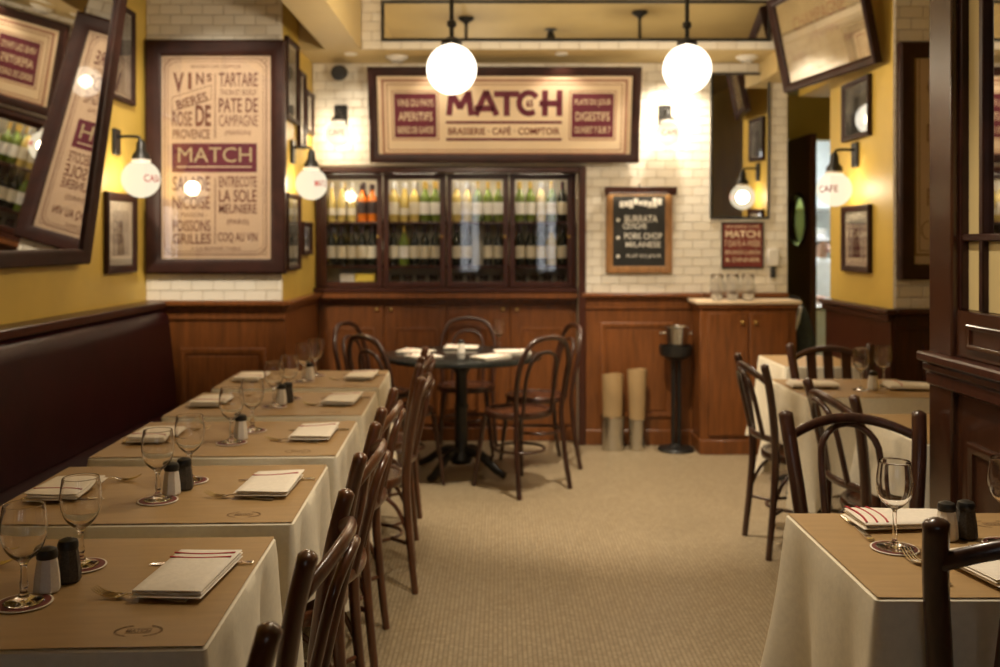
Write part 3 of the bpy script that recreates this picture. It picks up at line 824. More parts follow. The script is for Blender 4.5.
dup(chd, 'dark wooden chair on the aisle side of the niche table', (1.435, 4.64, 0), radians(-88))
side_chair('dark wooden slat-back chair between the niche table and the pillar table', (1.80, 5.06, 0), pi, 'slat', 'chair_wood_dark')

wh = 'the table beside the partition'
def put_wine(label, x, y, z): return tag(link('wine_glass', WGL, None, None, (x, y, z)), label, 'glass')
put('coaster', make_coaster, 'red and white coaster under the wine glass on %s' % wh, 0.895, 2.205, PAP+0.0012)
put_wine('clear wine glass on coaster, aisle side of %s' % wh, 0.895, 2.205, PAP+0.0033)
put('coaster', make_coaster, 'red and white coaster on %s, partition side' % wh, 1.165, 2.235, PAP+0.0012)
put_wine('clear wine glass on %s, partition side' % wh, 1.165, 2.235, PAP+0.0033)
n_ = make_napkin((0.99, 2.395, PAP+0.0072), 'rolled white napkin with red stripes on the far side of %s' % wh, 0.12, 0.25, 3, 9); n_.rotation_euler = (0, 0, radians(95))
put_knife('steel knife by the red-striped napkin on %s' % wh, 0.868, 2.372, PAP+0.0006, radians(88))
put('napkin4', lambda l, t: make_napkin(l, t, 0.14, 0.20, 0, 12), 'plain white napkin on the street side of %s' % wh, 1.04, 2.045, PAP+0.0072, 0.2)
put_fork('steel fork beside the plain napkin on %s' % wh, 0.905, 2.065, PAP+0.0002, radians(92))
put('salt', None, 'salt shaker with dark cap on %s' % wh, 1.045, 2.275, PAP+0.0012)
put('pepper', None, 'pepper shaker on %s' % wh, 1.095, 2.285, PAP+0.0012)
wh = 'the niche table'
put_wine('wine glass on %s, aisle side' % wh, 1.70, 4.58, PAP+0.0012)
put_wine('wine glass on %s, pillar side' % wh, 1.845, 4.68, PAP+0.0012)
put('salt', None, 'salt shaker between the wine glasses on %s' % wh, 1.765, 4.60, PAP+0.0012)
put('napkin3', None, 'folded white napkin on aisle side of %s' % wh, 1.505, 4.68, PAP+0.0072, 1.5)
put('napkin1', None, 'folded red-striped napkin on %s, wall side' % wh, 1.955, 4.62, PAP+0.0072, 1.45)
put_fork('steel fork on aisle side of %s' % wh, 1.44, 4.48, PAP+0.0002, pi/2)

# ------------------------------------------------------------------ round table at the back
RT = (-0.245, 6.15, 0)
rt = thing('round_table', 'round black-topped table on a cast iron pedestal', 'table', RT)
MB().lathe([(0, 0.716), (0.49, 0.716), (0.505, 0.722), (0.508, 0.735), (0.503, 0.747), (0.49, 0.750), (0, 0.750)], 56).build('tabletop', 'black_stone', rt)
MB().lathe([(0, 0.06), (0.06, 0.06), (0.075, 0.09), (0.06, 0.13), (0.042, 0.17), (0.038, 0.40), (0.046, 0.42), (0.038, 0.44), (0.036, 0.62), (0.06, 0.66), (0.13, 0.70), (0.16, 0.7155), (0, 0.7155)], 20).build('column', 'black_metal', rt)
for k in range(4):
    a = pi/4+k*pi/2+0.2
    p = bez([(0.03*cos(a), 0.03*sin(a), 0.14), (0.14*cos(a), 0.14*sin(a), 0.125), (0.27*cos(a), 0.27*sin(a), 0.045), (0.33*cos(a), 0.33*sin(a), 0.022)], 5)
    MB().tube(p, [0.030-0.010*i/15 for i in range(len(p))], 9).build('foot', 'black_metal', rt, ang=60)
def face(px, py, tx, ty): return math.atan2(-(tx-px), ty-py)
bc = None
for (x, y, fx, fy, lb) in ((0.11, 5.79, -0.45, 6.45, 'dark bentwood hoop chair on the aisle side of the round table, nearest the mosaic aisle'),
                           (0.235, 6.36, -0.25, 6.22, 'dark bentwood hoop chair at the round table, in front of the chalkboard dado'),
                           (-0.80, 6.49, -0.2, 6.25, 'dark bentwood hoop chair at the round table, against the pillar dado'),
                           (-0.60, 5.83, -0.15, 6.25, 'dark bentwood hoop chair at the round table, beside the banquette tables'),
                           (-0.235, 6.775, -0.25, 6.0, 'dark bentwood hoop chair between the round table and the bottle cabinet')):
    if bc is None: bc = bentwood_chair(lb, (x, y, 0), face(x, y, fx, fy))
    else: dup(bc, lb, (x, y, 0), face(x, y, fx, fy))
zr = 0.7505
for (dx, dy, r_, lb) in ((-0.29, 0.05, 1.2, 'folded napkin on round table before the pillar chair'), (-0.22, -0.22, 0.7, 'folded napkin on round table before the banquette-side chair'),
                         (-0.01, 0.30, 1.5, 'folded napkin on round table before the cabinet-side chair'), (0.19, -0.24, -0.8, 'folded napkin on round table before the aisle-side chair'), (0.32, 0.04, -1.4, 'folded napkin on round table before the dado-side chair')):
    put('napkin3', None, lb, RT[0]+dx, RT[1]+dy, zr, r_)
put('salt', None, 'salt shaker in the middle of the round table', RT[0]+0.0, RT[1]+0.0, zr)
put_wine('wine glass standing on the round table', RT[0]+0.24, RT[1]+0.20, zr+0.0005)

# ------------------------------------------------------------------ bottle cabinet and its base
def Xb(px, Y=7.12): return (px-500)/972.0*Y
cab = thing('bottle_cabinet', 'dark wood glazed bottle cabinet under the MATCH sign', 'cabinet', (-0.39, 7.12, RAIL+0.005))
z0c = RAIL+0.005
MB().box(CX0+0.39+0.004, CX1+0.39-0.008, 0.318, 0.326, 0.0, 0.90).build('back_panel', 'label_cream', cab, False)
MB().box(CX0+0.39+0.004, CX1+0.39-0.008, -0.10, 0.318, 0.0, 0.03).box(CX0+0.39+0.004, CX1+0.39-0.008, -0.10, 0.318, 0.862, 0.90).build('carcass', 'dark_wood', cab, False)
edges = [(320, 382.5), (383.5, 446), (447, 508.5), (509.5, 573)]
glz = [(327, 377), (389, 440), (452, 503), (515, 567)]
for (a, b) in ((-1.345, Xb(320)), (Xb(573), CX1-0.01)):
    MB().cbox(a+0.39, b+0.39-0.001, -0.02, 0.03, 0.031, 0.86, 0.004).build('side_post', 'dark_wood', cab)
SH = [1.283-z0c, 1.607-z0c]
for z in SH:
    MB().cbox(CX0+0.39+0.006, CX1+0.39-0.01, 0.045, 0.31, z-0.018, z, 0.003).build('shelf', 'dark_wood', cab)
for (a, b), (ga, gb) in zip(edges, glz):
    xa, xb, g0, g1 = Xb(a)+0.39, Xb(b)+0.39, Xb(ga)+0.39, Xb(gb)+0.39
    d = MB()
    d.cbox(xa, g0, -0.02, 0.015, 0.032, 0.86, 0.004).cbox(g1, xb, -0.02, 0.015, 0.032, 0.86, 0.004)
    d.cbox(g0-0.004, g1+0.004, -0.018, 0.013, 0.032, 0.072, 0.004).cbox(g0-0.004, g1+0.004, -0.018, 0.013, 0.82, 0.86, 0.004)
    dr = d.build('door', 'dark_wood', cab)
    MB().box(g0, g1, -0.002, 0.001, 0.072, 0.82).build('pane', 'clear_pane', dr, False)
    MB().lathe([(0, 0), (0.007, 0), (0.006, 0.012), (0.010, 0.018), (0, 0.024)], 12, Matrix.Translation((g1+0.012, -0.021, 0.40)) @ Matrix.Rotation(pi/2, 4, 'X')).build('knob', 'brass', dr)
st = MB()
for (ga, gb) in glz: st.box(Xb(ga)+0.42, Xb(gb)+0.36, 0.05, 0.07, 0.838, 0.846)
st.build('strip_lamp', 'strip_light', cab, False)
MB().cbox(CX0+0.39+0.003, CX1+0.39-0.002, -0.175, -0.101, 0.86, 0.898, 0.005).build('cornice', 'dark_wood', cab)

base = thing('base_cabinet', 'brown wood base cabinet with four knobbed doors under the bottle cabinet', 'cabinet', (-0.39, 7.14, 0))
MB().box(CX0+0.39+0.022, CX1+0.39-0.006, 0.0, 0.30, 0.0, RAIL-0.045).build('body', 'wainscot_wood', base, False)
MB().cbox(CX0+0.39+0.022, CX1+0.39-0.004, -0.115, 0.30, RAIL-0.044, RAIL, 0.006).cbox(CX0+0.39+0.022, CX1+0.39-0.006, -0.04, -0.001, RAIL-0.075, RAIL-0.046, 0.005).build('top', 'wainscot_wood', base)
MB().cbox(CX0+0.39+0.022, CX1+0.39-0.006, -0.03, -0.001, 0.0, 0.10, 0.005).build('plinth', 'wainscot_wood', base)
bd = [Xb(v, 7.12)+0.39 for v in (322, 384, 447, 510, 572)]
for k in range(4):
    xa, xb = bd[k]+0.006, bd[k+1]-0.006
    d = MB().cbox(xa, xb, -0.020, -0.001, 0.12, RAIL-0.09, 0.004)
    dr = d.build('door', 'wainscot_wood', base)
    frame_mb(xb-xa-0.13, 0.62, 0.022, 0.008).build('panel_moulding', 'wainscot_wood', dr, loc=((xa+xb)/2, -0.0205, 0.21))
    kx = xb-0.045 if k % 2 == 0 else xa+0.045
    MB().lathe([(0, 0), (0.008, 0), (0.007, 0.012), (0.014, 0.020), (0.012, 0.028), (0, 0.031)], 14, Matrix.Translation((kx, -0.0205, 0.965)) @ Matrix.Rotation(pi/2, 4, 'X')).build('knob', 'brass', dr)

# bottles: one mesh set per kind, copied
def bottle_meshes(kind):
    if kind in ('dark', 'green', 'white'):
        prof = [(0, 0), (0.034, 0), (0.0365, 0.004), (0.0365, 0.175), (0.033, 0.195), (0.021, 0.215), (0.0145, 0.235), (0.0138, 0.285), (0.015, 0.288), (0.015, 0.296), (0, 0.296)]
        lab = (0.055, 0.145, 0.0369); cap = (0.0152, 0.245, 0.298)
        if kind == 'white': prof = [(r, z) for r, z in prof]
    elif kind == 'amber':
        prof = [(0, 0), (0.034, 0), (0.0365, 0.004), (0.0365, 0.165), (0.033, 0.185), (0.020, 0.200), (0.016, 0.215), (0.016, 0.255), (0, 0.255)]
        lab = (0.060, 0.150, 0.0369); cap = (0.0175, 0.235, 0.275)
    else:
        prof = [(0, 0), (0.031, 0), (0.033, 0.004), (0.034, 0.150), (0.026, 0.185), (0.016, 0.215), (0.013, 0.26), (0.013, 0.275), (0, 0.275)]
        lab = (0.05, 0.10, 0.0342); cap = (0.0150, 0.25, 0.292)
    bm_ = {'dark': 'bottle_dark', 'green': 'bottle_green', 'white': 'bottle_gold', 'amber': 'bottle_amber', 'clear': 'bottle_gold'}[kind]
    lm_ = {'dark': 'label_cream', 'green': 'label_white', 'white': 'label_cream', 'amber': 'label_dark', 'clear': 'label_cream'}[kind]
    cm_ = {'dark': 'foil_dark', 'green': 'foil_gold', 'white': 'foil_silver', 'amber': 'foil_dark', 'clear': 'foil_silver'}[kind]
    b = MB().lathe(prof, 18).mesh('glass_body', True, 50); b.materials.append(MATS[bm_])
    # label wraps the front 200 degrees
    mb = MB(); n = 12; z0, z1, r = lab; rg = []
    for k in range(n+1):
        a = radians(-190+200*k/n); rg.append([((r+q)*cos(a), (r+q)*sin(a), z) for q, z in ((0, z0), (0.0006, z0), (0.0006, z1), (0, z1))])
    mb.loft(rg); l = mb.mesh('label', True); l.materials.append(MATS[lm_])
    r, z0, z1 = cap
    c = MB().lathe([(r, z0), (r+0.0006, z0), (r+0.0006, z1), (r-0.002, z1+0.002), (0, z1+0.002)], 14).mesh('capsule', True); c.materials.append(MATS[cm_])
    return b, l, c
BM = {k: bottle_meshes(k) for k in ('dark', 'green', 'white', 'amber', 'clear')}
KNAME = {'dark': ('wine_bottle', 'dark cream-label wine bottle'), 'green': ('wine_bottle', 'green white-label wine bottle'), 'white': ('wine_bottle', 'pale cream-label wine bottle'),
         'amber': ('spirit_bottle', 'orange dark-label spirit bottle'), 'clear': ('spirit_bottle', 'pale golden spirit bottle')}
def put_bottle(kind, x, y, z, where, rz):
    nm, ds_ = KNAME[kind]
    t = thing(nm, '%s, %s' % (ds_, where), 'bottle', (x, y, z), rz, group='%s bottles, %s' % (kind, where))
    for me, pn in zip(BM[kind], ('glass_body', 'label', 'capsule')): link(pn, me, None, t)
rows = {(0, 1): ['clear', 'clear', 'clear', 'amber', 'amber'], (0, 0): ['dark']*5,
        (1, 1): ['white', 'clear', 'white', 'green', 'green'], (1, 0): ['dark', 'green', 'dark', 'dark', 'dark'],
        (2, 1): ['white', 'white', 'green', 'green', 'green'], (2, 0): ['dark', 'dark', None, 'dark', 'dark'],
        (3, 1): ['green', 'green', 'white', 'green', 'dark'], (3, 0): ['dark', 'dark', 'dark', 'white', 'dark']}
for (b_, s_), ks in rows.items():
    g0, g1 = Xb(glz[b_][0], 7.24)-0.005, Xb(glz[b_][1], 7.24)+0.005
    where = '%s shelf, %s door from pillar' % ('upper' if s_ else 'middle', ORD[b_])
    for k, kd in enumerate(ks):
        if kd is None: continue
        x = g0+(g1-g0)*(k+0.5)/len(ks)
        put_bottle(kd, x, 7.235+random.uniform(-0.008, 0.008), z0c+SH[s_]+0.0008, where, random.uniform(-0.25, 0.25))
        if random.random() < 0.7:
            put_bottle(random.choice(['dark', 'green', 'clear', 'white']), x+random.uniform(-0.002, 0.002), 7.345, z0c+SH[s_]+0.0008, where+', rear row', random.uniform(-0.3, 0.3))
# things on the bottom shelf
def small_box(x0, x1, m, label):
    t = thing('carton', label, 'box', ((x0+x1)/2, 7.22, z0c+0.0308))
    w = x1-x0
    MB().cbox(-w/2, w/2, -0.06, 0.06, 0, 0.085, 0.003).build('carton_body', m, t)
    MB().cbox(-w/2-0.001, w/2+0.001, -0.061, 0.061, 0.0855, 0.095, 0.002).build('lid', m, t)
small_box(Xb(341, 7.2), Xb(355, 7.2), 'box_white', 'white carton on the bottom shelf of the bottle cabinet')
small_box(Xb(356, 7.2), Xb(375, 7.2), 'box_yellow', 'yellow carton on the bottom shelf of the bottle cabinet')
tm = MB().lathe([(0, 0), (0.026, 0), (0.028, 0.003), (0.033, 0.085), (0.0325, 0.086), (0.0315, 0.085), (0.0265, 0.006), (0, 0.006)], 20).mesh('tumbler', True, 60); tm.materials.append(MATS['crystal'])
for b_ in (1, 2, 3):
    for k in range(4):
        g0, g1 = Xb(glz[b_][0], 7.22), Xb(glz[b_][1], 7.22)
        tag(link('tumbler', tm, None, None, (g0+(g1-g0)*(k+0.5)/4, 7.22, z0c+0.0308)), 'clear tumbler on bottom shelf, %s door from the pillar' % ORD[b_], 'glass', 'tumblers behind %s cabinet door' % ORD[b_])

# ------------------------------------------------------------------ MATCH sign above the cabinet (leaning forward)
S = 6.86/972.0
sg = thing('restaurant_sign', 'wide framed MATCH sign in cream and maroon above the bottle cabinet', 'sign', ((504.5-500)*S, 6.945, CAM_H+(243-163)*7.0/972), (radians(13), 0, 0))
SW, SHH = 271*S, 0.672
k2 = SHH/92.0
def sx(px): return (px-504.5)*S
def sz(py): return (163-py)*k2
frame_mb(SW, SHH, 0.062, 0.045).build('frame', 'frame_wood', sg)
MB().box(-SW/2+0.05, SW/2-0.05, -0.016, -0.004, 0.05, SHH-0.05).build('panel', 'sign_paper', sg, False)
Y0 = -0.0165
def bar(x0, x1, y0, y1, m, name='stripe', yy=Y0): return rect_mb(sx(x0), sx(x1), sz(y1), sz(y0), yy).build(name, m, sg, False)
outline_mb(sx(382), sx(627), sz(155.5), sz(82.5), 0.018, Y0).build('border', 'tan_ink', sg, False)
outline_mb(sx(387), sx(622), sz(151), sz(87), 0.007, Y0).build('border', 'tan_ink', sg, False)
for (a, b, lines) in ((392, 439, ('VINS DU PAYS', 'APERITIFS', 'BIERES DE GARDE')), (569, 616, ('PLATS DU JOUR', 'DIGESTIFS', 'OUVERT 7 SUR 7'))):
    outline_mb(sx(a), sx(b), sz(141), sz(93.5), 0.007, Y0).build('border', 'tan_ink', sg, False)
    bar(a+2.5, b-2.5, 96, 138.5, 'maroon_ink', 'maroon_block')
    for q, ln in enumerate(lines):
        put_text(sg, ln, sx((a+b)/2), sz((105, 118, 131)[q]), (36 if q != 1 else 34)*S, (7, 8.5, 6.5)[q]*k2, 'cream_ink', Y0-0.002, 0.012)
def zc_(z): return (360+z[0]*0.3, 60+z[1]*0.3)
def letter(strokes, th=20):
    """one letter of flat bars; stroke points in sign drawing units"""
    mb = MB()
    for a, b in strokes:
        (x0, y0), (x1, y1) = zc_(a), zc_(b); dx, dz = sx(x1)-sx(x0), sz(y1)-sz(y0); L = math.hypot(dx, dz); t = th*0.3*S
        mb.box(-t*0.12, L+t*0.12, -0.001, 0, -t/2, t/2, Matrix.Translation((sx(x0), Y0-0.0004, sz(y0))) @ Matrix.Rotation(-math.atan2(dz, dx), 4, 'Y'))
    mb.build('lettering', 'maroon_ink', sg, False)
letter([((297, 188), (306, 115)), ((306, 118), (334, 166)), ((334, 166), (362, 118)), ((362, 115), (371, 188))])
letter([((386, 188), (421, 114)), ((421, 114), (455, 188)), ((384, 168), (447, 168))])
letter([((449, 122), (529, 122)), ((489, 122), (489, 190))])
arc = [(562+32*cos(radians(a)), 151-33*sin(radians(a))) for a in range(38, 323, 19)]
letter(list(zip(arc, arc[1:])), 19)
letter([((616, 112), (616, 190)), ((664, 112), (664, 190)), ((600, 152), (664, 152))])
put_text(sg, '65', sx(529.5), sz(105.5), 7*S, 7*k2, 'maroon_ink', Y0-0.002, 0.03)
put_text(sg, 'BRASSERIE \u00b7 CAF\u00c9 \u00b7 COMPTOIR', sx(504), sz(131.5), 112*S, 8.5*k2, 'sign_red', Y0-0.001, 0.02)
bar(446, 562, 122.5, 125, 'maroon_ink'); bar(446, 562, 139, 141.5, 'maroon_ink')

# ------------------------------------------------------------------ big menu poster on the pillar
def poster(label, loc, rot, w, h, name='menu_poster', bar_=0.10, paper='poster_paper', depth=0.05):
    t = thing(name, label, 'poster', loc, rot)
    frame_mb(w, h, bar_, depth).build('frame', 'frame_wood', t)
    MB().box(-w/2+bar_*0.8, w/2-bar_*0.8, -0.012, -0.003, bar_*0.8, h-bar_*0.8).build('print', paper, t, False)
    MB().box(-w/2+bar_*0.85, w/2-bar_*0.85, -0.0215, -0.0195, bar_*0.85, h-bar_*0.85).build('glass_pane', 'poster_pane', t, False)
    return t
S2 = 6.0/972.0
PW, PH = 140*S2, 234*S2
pp = poster('tall framed French menu poster on the tiled pillar', ((215.5-500)*S2, YP-0.0155, CAM_H+(243-274)*S2), (0, 0, 0), PW, PH, bar_=15*S2)
def ux(px): return (px-215.5)*S2
def uz(py): return (274-py)*S2
Y1 = -0.0125
def pt(body, x0, x1, y0, y1, m='brown_ink', bold=0.015, rot=0.0):
    return put_text(pp, body, ux((x0+x1)/2), uz((y0+y1)/2), (x1-x0)*S2, (y1-y0)*S2, m, Y1-0.001, bold, rot)
def prect(x0, x1, y0, y1, m, name='rule', dy=0): return rect_mb(ux(x0), ux(x1), uz(y1), uz(y0), Y1-dy).build(name, m, pp, False)
# border with cut corners
mb = MB()
def line(mb, x0, y0, x1, y1, t):
    dx, dz = ux(x1)-ux(x0), uz(y1)-uz(y0); L = math.hypot(dx, dz); a = math.atan2(dz, dx)
    mb.box(0, L, -0.001, 0, -t/2, t/2, Matrix.Translation((ux(x0), Y1, uz(y0))) @ Matrix.Rotation(-a, 4, 'Y'))
for (a, b, c, d, t, cut) in ((163.5, 265.5, 58, 254.5, 0.006, 7), (166.5, 262.5, 61, 251.5, 0.003, 6)):
    P_ = [(a+cut, c), (b-cut, c), (b, c+cut), (b, d-cut), (b-cut, d), (a+cut, d), (a, d-cut), (a, c+cut)]
    for q in range(8): line(mb, *P_[q], *P_[(q+1) % 8], t)
mb.build('border', 'brown_ink', pp, False)
mb = MB()
for (x, y) in ((165.5, 60), (263.5, 60), (165.5, 252.5), (263.5, 252.5)):
    mb.tube([(ux(x)+0.014*cos(q*pi/8), Y1-0.0006, uz(y)+0.014*sin(q*pi/8)) for q in range(16)], 0.0022, 5, closed=True)
mb.build('corner_ring', 'brown_ink', pp)
pt('BRASSERIE CAFE COMPTOIR', 190, 240, 64.5, 67.5, bold=0)
pt('V', 172, 183, 72, 92, bold=0.03); pt('I', 187, 190.5, 72, 89, bold=0.03); pt('N', 195, 203, 72, 84, bold=0.03); pt('S', 205.5, 211, 73, 81, bold=0.03)
o = pt('BIERES', 175, 207, 95.5, 105, bold=0.02, rot=radians(-17)); 
mb = MB()
for q in (((171, 97), (210.5, 84.5)), ((210.5, 84.5), (210.5, 98.5)), ((210.5, 98.5), (171, 111)), ((171, 111), (171, 97))): line(mb, *q[0], *q[1], 0.0035)
mb.build('box_outline', 'brown_ink', pp, False)
pt('ROSE', 171, 191, 111, 126); pt('DE', 194.5, 210, 104.5, 126, bold=0.03); pt('PROVENCE', 171.5, 209, 129, 138.5)
prect(213.8, 214.6, 73, 138, 'brown_ink'); prect(213.8, 214.6, 178, 244, 'brown_ink')
pt('TARTARE', 218, 257, 72, 86); pt('THON ET BOEUF', 219, 256, 89, 94.5, bold=0); pt('PATE DE', 218, 257, 97.5, 112); pt('CAMPAGNE', 218, 257, 114.5, 126, bold=0); pt('(MAISON)', 224, 250, 130, 136, bold=0)
prect(171, 256, 143, 172, 'maroon_ink', 'maroon_block')
prect(176, 251, 166, 167.2, 'cream_ink', dy=0.0012)
put_text(pp, 'MATCH', ux(214), uz(154.5), 74*S2, 15*S2, 'poster_aged', Y1-0.0022, 0.0)
pt('SALADE', 171.5, 209, 176, 191); pt('NICOISE', 171.5, 209, 196, 209); pt('- MAISON -', 176, 206, 212.5, 217, bold=0); pt('POISSONS', 171.5, 209.5, 220, 231.5); pt('GRILLES', 171.5, 210, 233.5, 244)
pt('ENTRECOTE', 218, 256, 176, 187); pt('LA SOLE', 218, 256, 189.5, 202); pt('MEUNIERE', 218, 256, 204, 213.5); pt('(PARIS)', 226, 248, 219, 226, bold=0); pt('COQ AU VIN', 217, 256.5, 232.5, 243)
pt('A LA BONNE TABLE', 190, 240, 247, 250, bold=0)

# poster on the niche pillar, seen beside the partition
p2 = poster('tall framed cream poster on the tiled pillar behind the partition', (2.505, 5.3045, 1.25), (0, 0, 0), 0.68, 1.29, bar_=0.085)
outline_mb(-0.25, 0.25, 0.13, 1.27, 0.012, Y1).build('border', 'brown_ink', p2, False)
outline_mb(-0.225, 0.225, 0.155, 1.245, 0.005, Y1).build('border', 'brown_ink', p2, False)
put_text(p2, 'CAFE', 0, 1.05, 0.36, 0.14, 'brown_ink', Y1-0.001); put_text(p2, 'DESSERTS', 0, 0.80, 0.36, 0.10, 'brown_ink', Y1-0.001); put_text(p2, 'FROMAGES', 0, 0.45, 0.36, 0.10, 'brown_ink', Y1-0.001)
MB().tube([(-0.17+0.04*cos(q*pi/10), Y1-0.001, 0.27+0.05*sin(q*pi/10)) for q in range(20)], 0.003, 5, closed=True).build('ornament', 'brown_ink', p2)

# leaning poster high on the yellow header
A = Vector((2.115, 5.37, 2.475)); B = Vector((1.925, 6.45, 2.425))
yaw = math.atan2(B.y-A.y, B.x-A.x)
LW = (B-A).length
p3 = poster('aged framed poster hung leaning forward above the kitchen passage', (A+B)/2, (radians(12), 0, yaw-pi), LW, 0.62, bar_=0.055, paper='poster_aged', depth=0.05)
for (tx, x, z, w, h) in (('CHAMPAGNE', 0.0, 0.40, 0.62, 0.085), ('VIN FIN', 0.02, 0.29, 0.34, 0.05), ('REIMS', -0.32, 0.20, 0.16, 0.035), ('FRANCE', 0.32, 0.20, 0.18, 0.035)):
    put_text(p3, tx, x, z, w, h, 'tan_ink', Y1-0.001, 0.0)
cb = MB()
for xx in (-LW*0.36, LW*0.36): cb.tube([(xx, 0.004, 0.60), (xx, 0.06, 0.70)], 0.003, 6)
cb.build('hanging_wire', 'black_metal', p3)

# ------------------------------------------------------------------ mirrors
def mirror(label, loc, rot, w, h, bar_=0.06, depth=0.04, name='wall_mirror', fm='frame_wood'):
    t = thing(name, label, 'mirror', loc, rot)
    frame_mb(w, h, bar_, depth).build('frame', fm, t)
    MB().box(-w/2+bar_*0.7, w/2-bar_*0.7, -0.016, -0.004, bar_*0.7, h-bar_*0.7).build('mirror_glass', 'mirror_glass', t, False)
    return t
mirror('large dark-framed mirror leaning out from the yellow wall above the banquette', (-2.185, 4.27, 1.345), (radians(8), 0, pi/2), 1.62, 1.5, 0.075, 0.05)
mirror('tall narrow black-framed mirror on the tiled wall above the sideboard', (1.720, YB-0.0095, CAM_H+(243-219)*7/972), (radians(1.5), 0, 0), 0.425, 1.045, 0.022, 0.022, fm='black_metal')
# long mirror strip on the beam
mb_ = thing('mirror_strip', 'long black-framed mirror strip on the tiled ceiling beam', 'mirror', ((576-500)/972*6.5, 6.5035, CAM_H+(243-41.5)/972*6.5))
frame_mb(389*6.5/972, 0.272, 0.022, 0.02).build('frame', 'black_metal', mb_)
MB().box(-1.285, 1.285, -0.012, -0.003, 0.015, 0.257).build('mirror_glass', 'mirror_glass', mb_, False)

# ------------------------------------------------------------------ small framed photographs
def photo(label, loc, rot, w, h, bar_=0.032, matw=0.05, ph='photo_grey', depth=0.028, figure=True):
    t = thing('picture_frame', label, 'picture', loc, rot)
    frame_mb(w, h, bar_, depth).build('frame', 'frame_wood', t)
    MB().box(-w/2+bar_*0.7, w/2-bar_*0.7, -0.008, -0.003, bar_*0.7, h-bar_*0.7).build('mat_board', 'mat_board', t, False)
    x1 = w/2-bar_-matw; z0 = bar_+matw; z1 = h-bar_-matw
    MB().box(-x1, x1, -0.0095, -0.0085, z0, z1).build('photograph', ph, t, False)
    if figure:
        mb = MB(); cw = x1*0.45; hh = z1-z0
        mb.prism([(-cw, z0+0.004), (cw, z0+0.004), (cw*0.9, z0+hh*0.40), (cw*0.30, z0+hh*0.52), (cw*0.42, z0+hh*0.64), (cw*0.25, z0+hh*0.75), (-cw*0.25, z0+hh*0.75), (-cw*0.42, z0+hh*0.64), (-cw*0.30, z0+hh*0.52), (-cw*0.9, z0+hh*0.40)], 0.0100, 0.0106, Matrix.Rotation(pi/2, 4, 'X'))
        mb.build('figure', 'silhouette', t, False)
    MB().box(-w/2+bar_*0.8, w/2-bar_*0.8, -0.0145, -0.013, bar_*0.8, h-bar_*0.8).build('glass_pane', 'clear_pane', t, False)
    return t
def left_wall_z(py, Y): return CAM_H+(243-py)*Y/972
photo('black and white photo in dark frame high on yellow wall beside the leaning mirror', (XL+0.003, 5.60, left_wall_z(102, 5.62)), (0, 0, pi/2), 0.40, 0.56, matw=0.006)
photo('matted photo in dark frame on yellow wall under the banquette sconce', (XL+0.003, 5.61, left_wall_z(273, 5.6)), (0, 0, pi/2), 0.44, 0.46, bar_=0.045, matw=0.055, ph='photo_light')
for (ya, yb, pa, pb, lb) in ((6.08, 6.42, 122, 41, 'upper framed photo on the pillar side, next to the menu poster'),
                             (6.455, 6.66, 148, 72, 'tall narrow framed photo on the pillar side, upper middle'),
                             (6.70, 6.94, 134, 92, 'small upper framed photo on the pillar side, next to the back wall'),
                             (6.09, 6.48, 270, 194, 'lower framed photo on the pillar side, below the globe sconce'),
                             (6.58, 6.88, 255, 222, 'small lower framed photo on the pillar side, next to the back wall')):
    Ym = (ya+yb)/2
    photo(lb, (PX+0.003, Ym, left_wall_z(pa, Ym)), (0, 0, pi/2), yb-ya, (pa-pb)*Ym/972, matw=0.02, figure=False)
photo('dark framed portrait photo on yellow pillar above the passage sconce', (XR-0.003, 5.83, left_wall_z(139, 5.83)), (0, 0, -pi/2), 0.44, 0.355, bar_=0.03, matw=0.004)
photo('matted photo in dark frame on yellow pillar under the passage sconce', (XR-0.003, 5.83, left_wall_z(272, 5.83)), (0, 0, -pi/2), 0.45, 0.40, bar_=0.035, matw=0.05, ph='photo_light')

# ------------------------------------------------------------------ lamps
def uv_sphere(r, n=24, m=16, neck=None):
    prof = [(r*sin(pi*k/m), -r*cos(pi*k/m)) for k in range(m+1)]
    prof[0] = (0, -r); prof[-1] = (0, r)
    return MB().lathe(prof, n*1)
def pendant(label, x, y, zg, r=0.138, group=None):
    t = thing('pendant_lamp', label, 'lamp', (x, y, zg), group=group)
    uv_sphere(r, 40, 24).build('globe', 'globe_light', t, ang=80); bulb(t, (0, 0, 0), PEND_W, 0.06)
    MB().lathe([(0.050, r-0.012), (0.058, r-0.006), (0.058, r+0.022), (0.030, r+0.036), (0.012, r+0.045), (0, r+0.045)], 20).build('globe_holder', 'black_metal', t)
    top = ZC-zg
    MB().tube([(0, 0, r+0.04), (0, 0, top-0.03)], 0.013, 12).build('stem', 'black_metal', t)
    MB().lathe([(0.013, r+0.09), (0.026, r+0.10), (0.026, r+0.125), (0.013, r+0.135)], 12).build('collar', 'black_metal', t)
    MB().lathe([(0, top-0.055), (0.014, top-0.055), (0.024, top-0.04), (0.060, top-0.016), (0.062, top-0.0005), (0, top-0.0005)], 24).build('canopy', 'black_metal', t)
    return t
pendant('white globe pendant on black stem in front of the MATCH sign', -0.266, 5.35, 2.405)
pendant('white globe pendant on black stem before the tall narrow mirror', 1.068, 5.55, 2.443)
pendant('white globe pendant over the aisle beside the banquette tables', -0.213, 3.22, 2.415)

